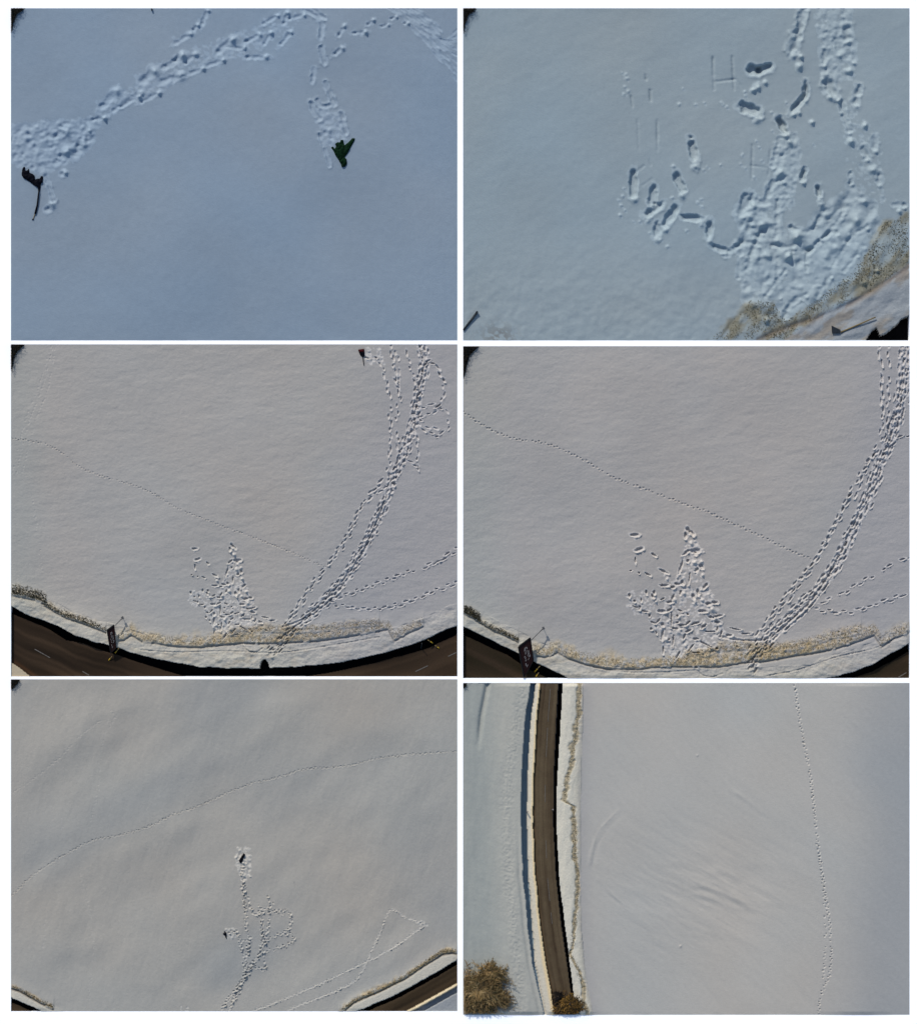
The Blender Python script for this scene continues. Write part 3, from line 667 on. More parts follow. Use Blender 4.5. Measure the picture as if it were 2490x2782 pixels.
t3.furrow(t3.P([(1090, 1200), (1180, 1130), (1300, 1040), (1390, 930)]), 6, 3.5, .5)
def walk3(t, L, **k):
    a = dict(step=18, ln=14.5, wd=5.0, depth=4.6, lat=2.6, jit=1.2, rim=.5); a.update(k)
    for pts in L: t.trail(t.P(pts), a['step'], a['ln'], a['wd'], a['depth'], a['lat'], a['jit'], a['rim'])
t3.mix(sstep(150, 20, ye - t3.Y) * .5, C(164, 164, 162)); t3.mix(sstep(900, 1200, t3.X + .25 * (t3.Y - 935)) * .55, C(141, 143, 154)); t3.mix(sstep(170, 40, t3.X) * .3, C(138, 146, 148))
walk3(t3, [[(1130, 1130), (1220, 990), (1300, 890), (1370, 780), (1420, 680), (1490, 590), (1535, 500), (1545, 350), (1540, 230), (1515, 130), (1490, 85), (1460, 75)],
           [(1155, 1100), (1235, 985), (1310, 885), (1385, 770), (1440, 650), (1500, 570)],
           [(1575, 480), (1572, 320), (1578, 200), (1558, 110), (1545, 28)],
           [(1640, 260), (1655, 160), (1690, 100), (1720, 105), (1748, 160), (1755, 215), (1735, 262), (1690, 268), (1650, 275)],
           [(1655, 240), (1668, 150), (1700, 85), (1735, 125), (1760, 190)],
           [(1640, 300), (1700, 300), (1740, 270)], [(1655, 345), (1700, 375), (1745, 378), (1772, 345), (1770, 300), (1745, 275)], [(1660, 330), (1720, 360)],
           [(1608, 28), (1620, 90), (1635, 150), (1650, 200)], [(1640, 330), (1650, 430), (1655, 510)], [(1560, 28), (1575, 100), (1580, 160)], [(1600, 480), (1560, 560), (1500, 600)],
           [(1620, 490), (1645, 500)], [(1560, 170), (1578, 195)]])
walk3(t3, [[(1330, 1030), (1400, 1002), (1450, 985), (1600, 930), (1720, 885), (1808, 830)], [(1310, 1048), (1400, 1065), (1500, 1068), (1600, 1045), (1700, 1005), (1808, 965)]], step=14.5, ln=13, wd=5.2, lat=3.2, depth=5)
t3.lumps(t3.P([(1440, 35), (1500, 35), (1520, 100), (1450, 100)]), 50, 2, 5, 2.6)
t3.lumps(t3.P([(1000, 1120), (1200, 1110), (1100, 1280), (960, 1280)]), 160, 2, 5, 2.0, mark=False)
t3.lumps(t3.P([(560, 1215), (1700, 1160), (1700, 1180), (1050, 1290), (560, 1240)]), 420, 2, 6, 1.3, mark=False)
LO3 = np.array(t3.P([(0, 1070), (45, 1088), (100, 1108), (200, 1152), (260, 1192), (330, 1206), (420, 1238), (540, 1277), (640, 1308), (740, 1338), (900, 1370), (1060, 1370), (1190, 1338), (1290, 1323), (1400, 1301), (1500, 1276), (1600, 1250), (1700, 1220), (1820, 1163)]))
yd = np.interp(t3.X, LO3[:, 0], LO3[:, 1]) + 1.2 * vnoise(t3.X, 0 * t3.X, 30, 30, 0, 402)
t3.H = np.where(t3.Y > ye, -12 + .1 * vnoise(t3.X, t3.Y, 12, seed=5), t3.H); t3.R[t3.Y > ye] = 2
di = (t3.Y > ye) & (t3.Y < yd); t3.H[di] = -44; t3.R[di] = 5  # sunken black strip added where the bank shadow falls on the road
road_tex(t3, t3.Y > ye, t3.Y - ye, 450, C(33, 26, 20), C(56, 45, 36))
fs = in_poly(t3.X, t3.Y, t3.P([(30, 1272), (80, 1305), (130, 1345), (30, 1345)])); t3.H[fs] += 9; t3.R[fs] = 6; t3.mix(fs * 1.0, C(168, 158, 142))
fe = np.exp(-(dist_line(t3.X, t3.Y, t3.P([(30, 1262), (90, 1300), (150, 1345)])) / 5) ** 2) * ~fs * (t3.R == 2); t3.mix(fe * .6, C(70, 50, 36))
t3.build({0: 'smooth grey-white snow field of the middle left view', 1: 'dashed footprint trails and star-shaped trampled patch, middle left view', 5: 'black sunken strip standing in for the bank shadow, middle left view', 2: 'dark brown road along the bottom of the middle left view',
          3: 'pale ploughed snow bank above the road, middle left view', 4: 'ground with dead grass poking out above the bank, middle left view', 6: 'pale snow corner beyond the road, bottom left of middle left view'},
         {2: M_ROAD, 3: M_BANK, 4: M_BANK, 6: M_BANK, 5: M_SHADE}, .34)
def multi(fs, ws):
    return lambda: random.choices(fs, ws)[0]()
grass(t3, multi([band_sampler(b3, 22, 5), band_sampler(b3b, 12, 10)], [5, 2]), 3000, 1.2, 2.6, GT, 'long band of tan dead grass above the snow bank, middle left view')
grass(t3, multi([band_sampler(b1, 26, 6), band_sampler(b2, 16, 5)], [1, 1]), 1700, 2, 5, GD, 'dark dead grass clumps at the left edge of the middle left view')

# ---- four
t4 = Tile('four', *rects['four'], 1.8, (1240, 920), C(151, 150, 154), 44)
base_snow(t4, .42, 17, 44, 2.6, -.12)
t4.H += .35 * fbm(t4.X, t4.Y, 80, 3, 361, 2.2, 2.0)
UP4 = [(0, 1130), (25, 1140), (100, 1175), (200, 1225), (300, 1275), (400, 1325), (450, 1350), (500, 1380), (900, 1400), (1400, 1380), (1450, 1346), (1550, 1325), (1640, 1290), (1720, 1245), (1800, 1203)]
ye, road, bank = field_relief(t4, UP4, 0, 13, 500)
t4.R[bank & (t4.R == 0)] = 3
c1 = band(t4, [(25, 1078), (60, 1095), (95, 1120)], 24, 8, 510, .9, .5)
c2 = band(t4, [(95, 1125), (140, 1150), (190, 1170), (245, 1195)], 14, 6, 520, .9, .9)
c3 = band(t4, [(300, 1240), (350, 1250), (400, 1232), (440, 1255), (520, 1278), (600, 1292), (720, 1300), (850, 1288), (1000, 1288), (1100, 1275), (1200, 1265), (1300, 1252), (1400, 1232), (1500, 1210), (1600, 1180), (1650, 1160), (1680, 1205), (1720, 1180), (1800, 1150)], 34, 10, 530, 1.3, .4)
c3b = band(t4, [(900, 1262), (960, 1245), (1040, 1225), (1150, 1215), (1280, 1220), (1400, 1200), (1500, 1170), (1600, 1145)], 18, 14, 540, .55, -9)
star(t4, (1871, 1444), 1.0, 1.0, 1.0)
t4.furrow(t4.P([(540, 1300), (650, 1318), (800, 1320), (950, 1312)]), 5, 2.5, .6, mark=False)
t4.furrow(t4.P([(1220, 1335), (1350, 1310), (1500, 1260), (1650, 1225), (1740, 1180)]), 4.5, 2.6, .6, mark=False)
t4.furrow(t4.P([(950, 1310), (970, 1330), (1010, 1338), (1050, 1325)]), 5, 3, .6)
FOX4 = [(25, 290), (100, 340), (180, 380), (250, 400), (350, 415), (430, 445), (520, 490), (600, 540), (700, 580), (800, 615), (900, 655), (1000, 690), (1100, 735), (1200, 780), (1300, 830), (1400, 870)]
t4.fw = .2
t4.trail(t4.P(FOX4), 8.6, 6.0, 5.2, 2.7, 1.6, .5, rim=.35)
t4.fw = 1.0
MAIN4 = [(1165, 1300), (1260, 1160), (1350, 1072), (1430, 990), (1500, 890), (1560, 770), (1620, 640), (1668, 500), (1715, 390), (1745, 280), (1765, 180), (1778, 30)]
m4 = t4.P(MAIN4)
for o in (-6, 1, 8): t4.furrow(shifted(m4, o), 7, 1.8, .7, rough=.8)
t4.lumps([tuple(q) for q in shifted(m4, -15)] + [tuple(q) for q in shifted(m4, 15)][::-1], 460, 1.8, 4.5, 2.0)
for o, k in ((-7, 0), (0, .1), (7, .15), (14, .4), (-14, .45)):
    t4.trail(shifted(m4, o), 20, 17.5, 6.2, 5.2, 2.6, 1.8, rim=.5, skip=k)
t4.furrow(t4.P([(1040, 1180), (1150, 1195), (1240, 1180), (1330, 1105), (1420, 1010), (1490, 900), (1550, 780), (1600, 660)]), 8, 4.6, .5)
t4.furrow(t4.P([(1150, 1280), (1260, 1180), (1370, 1090), (1460, 980)]), 6, 3.8, .5)
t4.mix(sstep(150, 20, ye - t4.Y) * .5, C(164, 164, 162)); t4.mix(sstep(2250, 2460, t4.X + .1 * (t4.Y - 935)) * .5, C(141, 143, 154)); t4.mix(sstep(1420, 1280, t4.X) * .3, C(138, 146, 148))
walk3(t4, [[(1160, 1220), (1240, 1090), (1320, 990), (1410, 880), (1480, 760), (1540, 640), (1600, 530), (1650, 450), (1682, 370), (1680, 200), (1670, 30)],
           [(1190, 1210), (1260, 1100), (1345, 985), (1425, 870), (1495, 740), (1555, 620)], [(1700, 390), (1706, 200), (1705, 30)],
           [(1640, 460), (1600, 560), (1580, 620)], [(1788, 250), (1740, 350), (1700, 450), (1670, 560)], [(1788, 380), (1740, 400), (1700, 440)], [(1788, 120), (1755, 230), (1720, 330)]], step=21, ln=17, wd=5.8, depth=5.8, lat=2.6)
walk3(t4, [[(1420, 1050), (1500, 1022), (1600, 965), (1700, 905), (1790, 865)], [(1420, 1072), (1480, 1078), (1550, 1080), (1650, 1055), (1790, 1003)]], step=18, ln=15.5, wd=5.8, lat=3.4, depth=5.6)
t4.lumps(t4.P([(1060, 1200), (1320, 1140), (1200, 1290), (950, 1335), (950, 1240)]), 200, 2, 6, 2.2, mark=False)
t4.lumps(t4.P([(300, 1290), (1400, 1300), (1700, 1190), (1720, 1220), (1460, 1335), (460, 1335)]), 480, 2, 7, 1.4, mark=False)
LO4 = np.array(t4.P([(0, 1160), (25, 1172), (120, 1215), (200, 1250), (270, 1300), (360, 1343), (420, 1380), (1480, 1380), (1555, 1343), (1640, 1318), (1720, 1275), (1800, 1228)]))
yd = np.interp(t4.X, LO4[:, 0], LO4[:, 1]) + 1.2 * vnoise(t4.X, 0 * t4.X, 30, 30, 0, 502)
t4.H = np.where(t4.Y > ye, -13 + .1 * vnoise(t4.X, t4.Y, 12, seed=5), t4.H); t4.R[t4.Y > ye] = 2
di = (t4.Y > ye) & (t4.Y < yd); t4.H[di] = -44; t4.R[di] = 5  # bank shadow on the road built as a sunken black strip
road_tex(t4, t4.Y > ye, t4.Y - ye, 550, C(33, 29, 20), C(52, 42, 34))
t4.build({0: 'smooth grey-white snow field of the middle right view', 1: 'dashed footprint trails and star-shaped trampled patch, middle right view', 5: 'black sunken strip standing in for the bank shadow, middle right view', 2: 'dark road in the bottom corners of the middle right view',
          3: 'pale ploughed snow bank along the bottom of the middle right view', 4: 'ground with dead grass poking out above the bank, middle right view'}, {2: M_ROAD, 3: M_BANK, 4: M_BANK, 5: M_SHADE}, .34)
grass(t4, multi([band_sampler(c3, 28, 6), band_sampler(c3b, 16, 12)], [5, 2]), 3600, 1.4, 3, GT, 'long band of tan dead grass above the snow bank, middle right view')
grass(t4, multi([band_sampler(c1, 22, 6), band_sampler(c2, 12, 5)], [2, 1]), 1600, 2, 5, GD, 'dark dead grass clumps at the left edge of the middle right view')

# ---- sign, lamp, stakes, garment of three and four
def quad_point(q, u, v):
    a, b_, c, d = q                                    # top left, top right, bottom right, bottom left  (x, y, z)
    top = [a[i] * (1 - u) + b_[i] * u for i in range(3)]; bot = [d[i] * (1 - u) + c[i] * u for i in range(3)]
    return [top[i] * (1 - v) + bot[i] * v for i in range(3)]
def panel(q, th):
    Q = [Vector(W(*k)) for k in q]; n = (Q[1] - Q[0]).cross(Q[3] - Q[0]).normalized()
    if n.z < 0: n = -n
    return [tuple(p - n * th / 2) for p in Q[::-1]], [tuple(p + n * th / 2) for p in Q[::-1]], n
def sign(t, q, label, ground, strokes, lampq, lamp_label):
    e = empty('roadside_sign', W(q[3][0], q[3][1], ground)); tag(e, label, 'sign')
    bt, tp, n = panel(q, .03); MB().prism(bt, tp).build('panel', M_WOOD, e)
    for (u0, u1, v0, v1) in ((-.04, .05, 0, 1.0), (.95, 1.03, 0, 1.0), (0.05, .95, -.02, .02), (0.05, .95, .985, 1.01)):
        qq = [quad_point(q, u0, v0), quad_point(q, u1, v0), quad_point(q, u1, v1), quad_point(q, u0, v1)]
        for k in qq: k[2] += .8
        bt, tp, _ = panel(qq, .045); MB().prism(bt, tp).build('frame', M_FRAME, e)
    for u0, u1, v0, v1 in strokes:
        qq = [quad_point(q, u0, v0), quad_point(q, u1, v0), quad_point(q, u1, v1), quad_point(q, u0, v1)]
        for k in qq: k[2] += 2.0
        bt, tp, _ = panel(qq, .01); MB().prism(bt, tp).build('lettering', M_LETTER, e)
    for u in (.25, .8):
        a = quad_point(q, u, .97); b_ = quad_point(q, u, .15)
        MB().tube([W(a[0], a[1], ground - 1), W(a[0], a[1], a[2] - 2)], .02).build('post', M_FRAME, e)
        MB().tube([W(b_[0], b_[1], t.z_at(b_[0], b_[1]) - 1), W(b_[0], b_[1], b_[2] - 2)], .018).build('post', M_FRAME, e)
    l0, l1 = lampq
    m = empty('sign_lamp', W(l0[0], l0[1], l0[2])); tag(m, lamp_label, 'lamp')
    gz = t.z_at(l1[0], l1[1])
    MB().tube([W(*l0), W(*l1)], .009, .014).build('arm', M_STEEL, m, True)
    MB().box(W(l1[0], l1[1], l1[2] - 2), .06, .075, .05, .5).build('lamp_head', M_STEEL, m)
    MB().tube([W(l1[0], l1[1], gz - 2), W(l1[0], l1[1], l1[2] - 1)], .007).build('stand', M_STEEL, m, True)
ST = [(.42, .6, .2, .235), (.38, .5, .235, .3), (.58, .66, .24, .3), (.42, .62, .34, .355), (.42, .5, .36, .43), (.6, .76, .4, .43), (.3, .4, .45, .49), (.62, .76, .46, .49), (.62, .7, .49, .53), (.56, .78, .53, .55), (.34, .44, .52, .56), (.62, .8, .6, .62), (.7, .8, .62, .68), (.55, .68, .68, .7), (.34, .44, .6, .64), (.3, .38, .7, .78), (.36, .5, .82, .86)]
zS = 9.1
q3 = [(270 + 208 / zS, 1660 + 470 / zS, 24), (270 + 385 / zS, 1660 + 340 / zS, 24), (270 + 425 / zS, 1660 + 900 / zS, 6), (270 + 285 / zS, 1660 + 1040 / zS, 2)]
sign(t3, q3, 'dark brown roadside sign leaning over the road edge, middle left view', -12, ST,
     ((270 + 415 / zS, 1660 + 345 / zS, 24), (270 + 588 / zS, 1660 + 165 / zS, 16)), 'thin grey lamp arm reaching up from the brown sign, middle left view')
zS = 10.11
q4 = [(1380 + 275 / zS, 1680 + 775 / zS, 30), (1380 + 600 / zS, 1680 + 525 / zS, 30), (1380 + 690 / zS, 1680 + 1150 / zS, 9), (1380 + 430 / zS, 1680 + 1625 / zS, 1)]
sign(t4, q4, 'dark red-brown roadside sign with pale letters, middle right view', -13, ST,
     ((1380 + 630 / zS, 1680 + 590 / zS, 29), (1380 + 962 / zS, 1680 + 265 / zS, 19)), 'thin grey lamp arm reaching up from the red-brown sign, middle right view')
def stake(t, a, b_, za, zb, label, extra=True):
    e = empty('snow_stake', W(*a, za)); tag(e, label, 'snow stake')
    MB().tube([W(*a, za), W(*[(a[i] + b_[i]) / 2 for i in (0, 1)], (za + zb) / 2)], .016).build('lower_section', M_YEL, e, True)
    MB().tube([W(*[(a[i] + b_[i]) / 2 for i in (0, 1)], (za + zb) / 2), W(*b_, zb)], .013).build('upper_section', M_TAN, e, True)
Z9 = lambda x, y: (270 + x / 9.1, 1660 + y / 9.1)
stake(t3, Z9(385, 1040), Z9(490, 920), -11, 6, 'yellow stake right beside the foot of the sign, middle left view')
stake(t3, Z9(225, 1225), Z9(310, 1125), -12, -6, 'short yellow stake out on the road below the sign, middle left view')
ZA = lambda x, y: (1380 + x / 10.11, 1680 + y / 10.11)
stake(t4, ZA(725, 1470), ZA(870, 1310), -12, 4, 'yellow stake right of the sign foot, middle right view')
stake(t4, ZA(760, 1600), ZA(840, 1490), -13, -10, 'short stubby yellow stake at the bottom edge, middle right view')
ZB = lambda x, y: (880 + x / 3.389, 1240 + y / 3.389)
stake(t3, ZB(1000, 1720), ZB(955, 1690), -6, 5, 'yellow stake on the edge of the bank at the right, middle left view')
stake(t3, ZB(1062, 1770), ZB(1022, 1742), -12, -7, 'short yellow stake on the road at the right, middle left view')
e = empty('road_post', W(*ZB(893, 1765), -12)); tag(e, 'slim dark post at the road edge near the right, middle left view', 'post')
MB().tube([W(*ZB(893, 1770), -12), W(*ZB(900, 1720), 12)], .012).build('shaft', M_DARKST, e)

def lane(t, a, b_, wd, label, z=-11.4):
    dx, dy = b_[0] - a[0], b_[1] - a[1]; L = math.hypot(dx, dy); nx, ny = -dy / L * wd / 2, dx / L * wd / 2
    v = [W(a[0] + nx, a[1] + ny, z), W(b_[0] + nx, b_[1] + ny, z), W(b_[0] - nx, b_[1] - ny, z), W(a[0] - nx, a[1] - ny, z)]
    tag(mesh_obj('lane_marking', v, [(0, 1, 2, 3)][::1], M_PAINT), label, kind='structure')
C5 = lambda x, y: (30 + x / 3.64, 1560 + y / 3.64)
lane(t3, C5(232, 742), C5(385, 828), 2.2, 'left dash of the faded centre line, middle left view')
lane(t3, C5(705, 962), C5(770, 1000), 2.2, 'dash at the bottom edge of the faded centre line, middle left view')
lane(t3, ZB(840, 1982), ZB(955, 1928), 2.4, 'bottom right dash of the faded centre line, middle left view')
lane(t3, ZB(1142, 1842), ZB(1216, 1806), 2.4, 'rightmost dash of the faded centre line, middle left view')
lane(t4, (2080 + 1600 / 4.44, 1750 + 400 / 4.44), (2080 + 1695 / 4.44, 1750 + 345 / 4.44), 2.2, 'pale dash on the road in the corner of the middle right view', -12.4)

z = 6.067
D5 = lambda L: [(940 + a / z, 930 + b_ / z) for a, b_ in L]
e = empty('bundle', W(*D5([(260, 180)])[0])); tag(e, 'small black and maroon bundle at the top of the middle left view', 'bundle')
garment(t3, 'cloth', D5([(205, 150), (300, 150), (312, 235), (285, 242), (302, 385), (288, 385), (268, 245), (232, 215)]), 4, M_BLACK, e, 8, cell=.7)
garment(t3, 'flap', D5([(195, 118), (298, 105), (305, 165), (215, 175)]), 4, M_MAROON, e, 9, cell=.7)

# =================================================================== relief five (lower left): high view of the same tracks
t5 = Tile('five', *rects['five'], 2.1, (0, 1830), C(149, 149, 150), 55)
base_snow(t5, .3, 15, 55, 2.5, 1.2)
t5.H += (3.4 * vnoise(t5.X, t5.Y, 210, 120, -.5, 66) + 1.3 * vnoise(t5.X, t5.Y, 80, 45, -.7, 67)) * np.clip(5 * np.sin(np.pi * (t5.X - 30) / 1212) * np.sin(np.pi * (t5.Y - 1845) / 902), 0, 1)
t5.H += .25 * fbm(t5.X, t5.Y, 20, 3, 68, 4, 1.9)
pt5 = sstep(-.1, .9, vnoise(t5.X, t5.Y, 300, 170, -.5, 606)); t5.mix(pt5 * .5, C(128, 134, 142))
U = np.array(t5.P([(1350, 1380), (1410, 1337), (1550, 1280), (1680, 1210), (1740, 1175), (1820, 1128)]))
UL = np.array(t5.P([(0, 1262), (45, 1283), (130, 1320), (165, 1337), (260, 1380)]))
yr = np.where(t5.X > 900, np.interp(t5.X, U[:, 0], U[:, 1], left=5000), np.interp(t5.X, UL[:, 0], UL[:, 1], right=5000))
yr = yr + 1.2 * vnoise(t5.X, t5.Y, 14, seed=70)
dR = (yr - t5.Y)
LB = np.array(t5.P([(1560, 1365), (1605, 1337), (1700, 1285), (1820, 1218)])); yb = np.where(t5.X > 900, np.interp(t5.X, LB[:, 0], LB[:, 1], left=5000), 5000)
right = t5.X > 900
k = sstep(60, 15, dR) * (dR > 0) * (t5.X > 850) + sstep(36, 10, dR) * (dR > 0) * (t5.X < 400)
t5.mix(k * .7, C(182, 180, 174)); t5.H += 2.5 * k
BP5 = band(t5, [(1340, 1345), (1400, 1298), (1500, 1255), (1600, 1205), (1680, 1148), (1745, 1105), (1785, 1100), (1815, 1108)], 12, 6, 710, .9, 1)
BL5 = band(t5, [(45, 1240), (80, 1252), (120, 1275), (165, 1300), (215, 1322)], 10, 6, 720, .7, .5)
t5.R[(dR > 0) & (dR < 30) & ((t5.X > 900) | (t5.X < 170)) & (yr < 4000) & (t5.R == 0)] = 3
FT = [[(45, 880), (130, 800), (250, 720), (370, 660), (470, 640), (600, 600), (680, 560), (760, 535), (860, 490), (980, 440), (1100, 410), (1200, 380), (1320, 370), (1400, 360), (1500, 335), (1650, 318), (1808, 308)]]
t5.fw = .15
for L in FT: t5.trail(t5.P(L), 5.6, 5.5, 3.6, 1.9, 1.1, .5, rim=.5)
for L in [[(45, 475), (130, 420), (240, 330), (310, 255), (395, 188)]]: t5.trail(t5.P(L), 5.6, 5.5, 3.4, .8, .9, .5, rim=.5, skip=.15)
for L in [[(460, 170), (415, 250), (400, 330), (390, 450), (360, 580)], [(340, 850), (360, 980), (370, 1080), (360, 1200), (352, 1300)], [(395, 190), (440, 190)], [(250, 560), (245, 620)], [(190, 950), (170, 1080)], [(455, 180), (430, 120)], [(310, 750), (330, 860)]]:
    t5.trail(t5.P(L), 5.5, 4.5, 3, .6, 1.4, 1.2, rim=.5, skip=.3)
t5.fw = .7
L5 = [[(960, 745), (965, 850), (970, 930), (972, 1010)], [(955, 760), (962, 850), (968, 930)], [(985, 1045), (972, 1140), (960, 1220), (905, 1335)], [(970, 1000), (985, 1045), (985, 1100), (970, 1190)],
      [(1065, 970), (1045, 1070), (1000, 1150), (965, 1200), (885, 1320)], [(1040, 1000), (1030, 1100), (975, 1190), (930, 1260), (910, 1335)], [(1050, 1060), (990, 1170), (920, 1290)],
      [(980, 890), (1005, 950), (1050, 950), (1090, 940), (1140, 940), (1150, 985), (1135, 1015), (1060, 1050), (1035, 1085)], [(1010, 955), (1080, 940), (1120, 950)],
      [(1120, 1030), (1160, 1035), (1155, 1065), (1110, 1080), (1045, 1100)], [(1020, 905), (1030, 925), (1022, 945)], [(1060, 888), (1075, 915), (1045, 935), (1025, 940)],
      [(895, 1025), (935, 1020), (955, 1050), (985, 1055)], [(945, 1040), (960, 1100), (970, 1170)], [(1045, 1105), (1048, 1165), (1000, 1160)], [(1035, 970), (1040, 1040), (1030, 1090)], [(1000, 1140), (940, 1240), (870, 1335)]]
for L in L5: t5.trail(t5.P(L), 8.2, 6.8, 4.6, 2.5, 1.8, 1.2, rim=1.3)
t5.fw = .9
for L in [[(1000, 1335), (1120, 1290), (1270, 1225), (1450, 1140), (1560, 1080), (1675, 997)], [(1680, 990), (1610, 968), (1545, 935), (1500, 1030), (1450, 1140), (1410, 1210), (1340, 1250), (1240, 1290), (1140, 1330)]]:
    t5.trail(t5.P(L), 5.5, 5.6, 3.6, 1.3, .7, .6, rim=1.6)
t5.furrow(t5.P([(1165, 828), (1172, 845), (1182, 862)]), 4, .9, .3, mark=False); t5.lumps(t5.P([(1655, 975), (1690, 975), (1690, 1005), (1655, 1005)]), 14, 2, 3.5, 2.2)
t5.lumps(t5.P([(930, 690), (990, 685), (992, 810), (955, 815), (935, 760)]), 110, 2, 5, 3.2); t5.lumps(t5.P([(880, 1010), (935, 1010), (930, 1045), (890, 1050)]), 24, 2, 4, 2.8)
t5.furrow([(665, 2330), (668, 2340)], 9, 5, .3); t5.lumps(t5.P([(715, 1320), (745, 1320), (745, 1337), (715, 1337)]), 10, 2, 3, 2)
rd = (t5.Y > yr) & (t5.Y <= yb); fr = t5.Y > yb
t5.H = np.where(rd, -4, t5.H); t5.R[rd] = 2; di = rd & (t5.Y < yr + np.where(right, 10, 12)); t5.H[di] = -26; t5.R[di] = 5  # narrow black trench takes the place of the bank shadow
road_tex(t5, rd, (t5.Y - yr) + 0 * t5.X, 750, C(38, 31, 23), C(72, 60, 46))
df = t5.Y - yb
zf = np.where(df < 9, -1 + 3 * sstep(0, 3, df), np.where(df < 26, -13, -3 + 0 * df)) + np.where(df > 26, .5 * fbm(t5.X, t5.Y, 18, 3, 77, 5, -.5), 0)
t5.H = np.where(fr, zf, t5.H); t5.R[fr] = 6
t5.mix(fr * (df < 10) * 1.0, C(196, 184, 160)); t5.mix(fr * (df > 10) * .8, C(130, 138, 150))
t5.build({0: 'grey snow field with the high view of the tracks, lower left view', 1: 'thin footprint trails crossing the lower left view', 5: 'narrow black trench standing in for the bank shadow, lower left view', 2: 'dark road in the bottom corners of the lower left view',
          3: 'pale ploughed snow bank along the road, lower left view', 4: 'dead grass line along the bank, lower left view', 6: 'snow beyond the road in the bottom right corner, lower left view'}, {2: M_ROAD, 3: M_BANK, 4: M_BANK, 6: M_BANK, 5: M_SHADE}, .34)
grass(t5, band_sampler(BP5, 10, 5), 2300, 1.2, 3, GT, 'thin tan dead grass line on the right bank, lower left view')
grass(t5, band_sampler(BL5, 9, 6), 600, 1.2, 3, GT + GD, 'thin dead grass line at the bottom left, lower left view')
F6 = lambda x, y: (560 + x / 6.067, 2280 + y / 6.067)
e = empty('bundle', W(*F6(595, 310))); tag(e, 'narrow black bundle at the top of the tracks, lower left view', 'bundle')
garment(t5, 'cloth', [F6(*q) for q in ((540, 350), (592, 268), (622, 228), (648, 255), (620, 315), (580, 395), (556, 385))], 3.5, M_BLACK, e, 12, cell=.7)
e = empty('bundle', W(*F6(310, 1580))); tag(e, 'small pointed black bundle left of the tracks, lower left view', 'bundle')
garment(t5, 'cloth', [F6(*q) for q in ((272, 1560), (305, 1530), (335, 1530), (338, 1600), (345, 1640), (325, 1635), (305, 1585))], 3.5, M_BLACK, e, 13, cell=.7)

# =================================================================== relief six (lower right): road with snow walls, larches
t6 = Tile('six', *rects['six'], 2.0, (1240, 1830), C(160, 160, 162), 66)
base_snow(t6, .3, 22, 66, 3.0, .5)
yz = (t6.Y - 1830) * 1.456; xz = (t6.X - 1240) * 1.456                # picture coordinates of the crop
yy = [30, 200, 400, 600, 800, 1000, 1150, 1250, 1345]
ip = lambda v: np.interp(yz, yy, v)
wob = 2.2 * vnoise(t6.X, t6.Y, 30, seed=80)
trl = ip([287, 264, 250, 249, 257, 276, 298, 322, 345]) + wob; trw = ip([21, 23, 24, 24, 21, 17, 10, 5, 2])
trl = trl + ip([5, 5, 6, 6, 5, 5, 2, 0, 0]); bel = ip([314, 300, 289, 287, 297, 316, 336, 352, 366]); rl = ip([332, 315, 304, 302, 311, 331, 354, 372, 386]) + .8 * wob
blk_l = ip([403, 394, 385, 383, 393, 415, 437, 451, 463]); br = ip([419, 409, 396, 393, 403, 427, 446, 458, 470]) + .6 * wob
dl = np.interp(yz, [30, 150, 280, 370, 430, 500, 512, 525, 600, 700, 800, 900, 1000, 1080, 1110, 1180, 1240, 1345], [488, 482, 465, 450, 432, 424, 440, 460, 464, 466, 478, 476, 466, 456, 448, 482, 498, 512]) + 3.5 * vnoise(t6.X * 0, t6.Y, 9, seed=81) + 5 * vnoise(t6.X * 0, t6.Y, 28, seed=82)
rb = ip([500, 498, 492, 490, 490, 492, 505, 520, 540])
lf = xz < trl
# the far field left of the road
t6.mix(sstep(190, 60, xz - .04 * yz) * lf * .8, C(118, 131, 142)); t6.mix(lf * .6, C(150, 154, 153))  # bluish slope shade put into the colour toward the left edge
t6.H += lf * (fbm(t6.X, t6.Y, 40, 3, 83, 4, 1.5) * 1.4 + .8 * vnoise(t6.X, t6.Y, 4, seed=84) * np.exp(-((xz - ip([270, 235, 205, 195, 205, 225, 240, 250, 260])) / 26) ** 2))
t6.H += lf * 5 * sstep(100, 260, xz)
gr = np.exp(-(dist_line(xz, yz, [(122, 40), (97, 170), (86, 300)]) / 9) ** 2) * sstep(320, 200, yz)
t6.H -= 7 * gr
t6.H -= 3.0 * np.exp(-((xz - trl + 14) / 8) ** 2) * sstep(500, 900, yz)
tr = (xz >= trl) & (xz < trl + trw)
t6.H = np.where(xz >= trl, 0, t6.H)
q = (xz - trl) / np.maximum(trw, 1)
t6.H = np.where(tr, -(trw * 1.05) * sstep(0, .12, q), t6.H)  # trench added to make the shaded band left of the berm
t6.mix(tr * .9, C(108, 134, 158))  # blue of that shade put into the snow colour
be = (xz >= trl + trw) & (xz < rl); q = (xz - trl - trw) / np.maximum(rl - trl - trw, 1)
t6.H = np.where(be, 6.5 * np.sin(np.clip(q * 1.05, 0, 1) * 1.57) ** 1.2 - 3 * (q < .15), t6.H)
t6.mix(be * .95, C(184, 180, 172)); t6.mix(be * sstep(.55, .85, q) * .9, C(205, 186, 150))
rd = (xz >= rl) & (xz < blk_l); t6.H = np.where(rd, -1.5, t6.H)
n = vnoise(xz - rl, t6.Y, 7, 300, 0, 85) * .8 + vnoise(xz - rl, t6.Y, 3, 120, 0, 86) * .4 + .25 * vnoise(t6.X, t6.Y, 14, seed=87)
k = np.clip(.5 + .5 * n, 0, 1)[..., None]
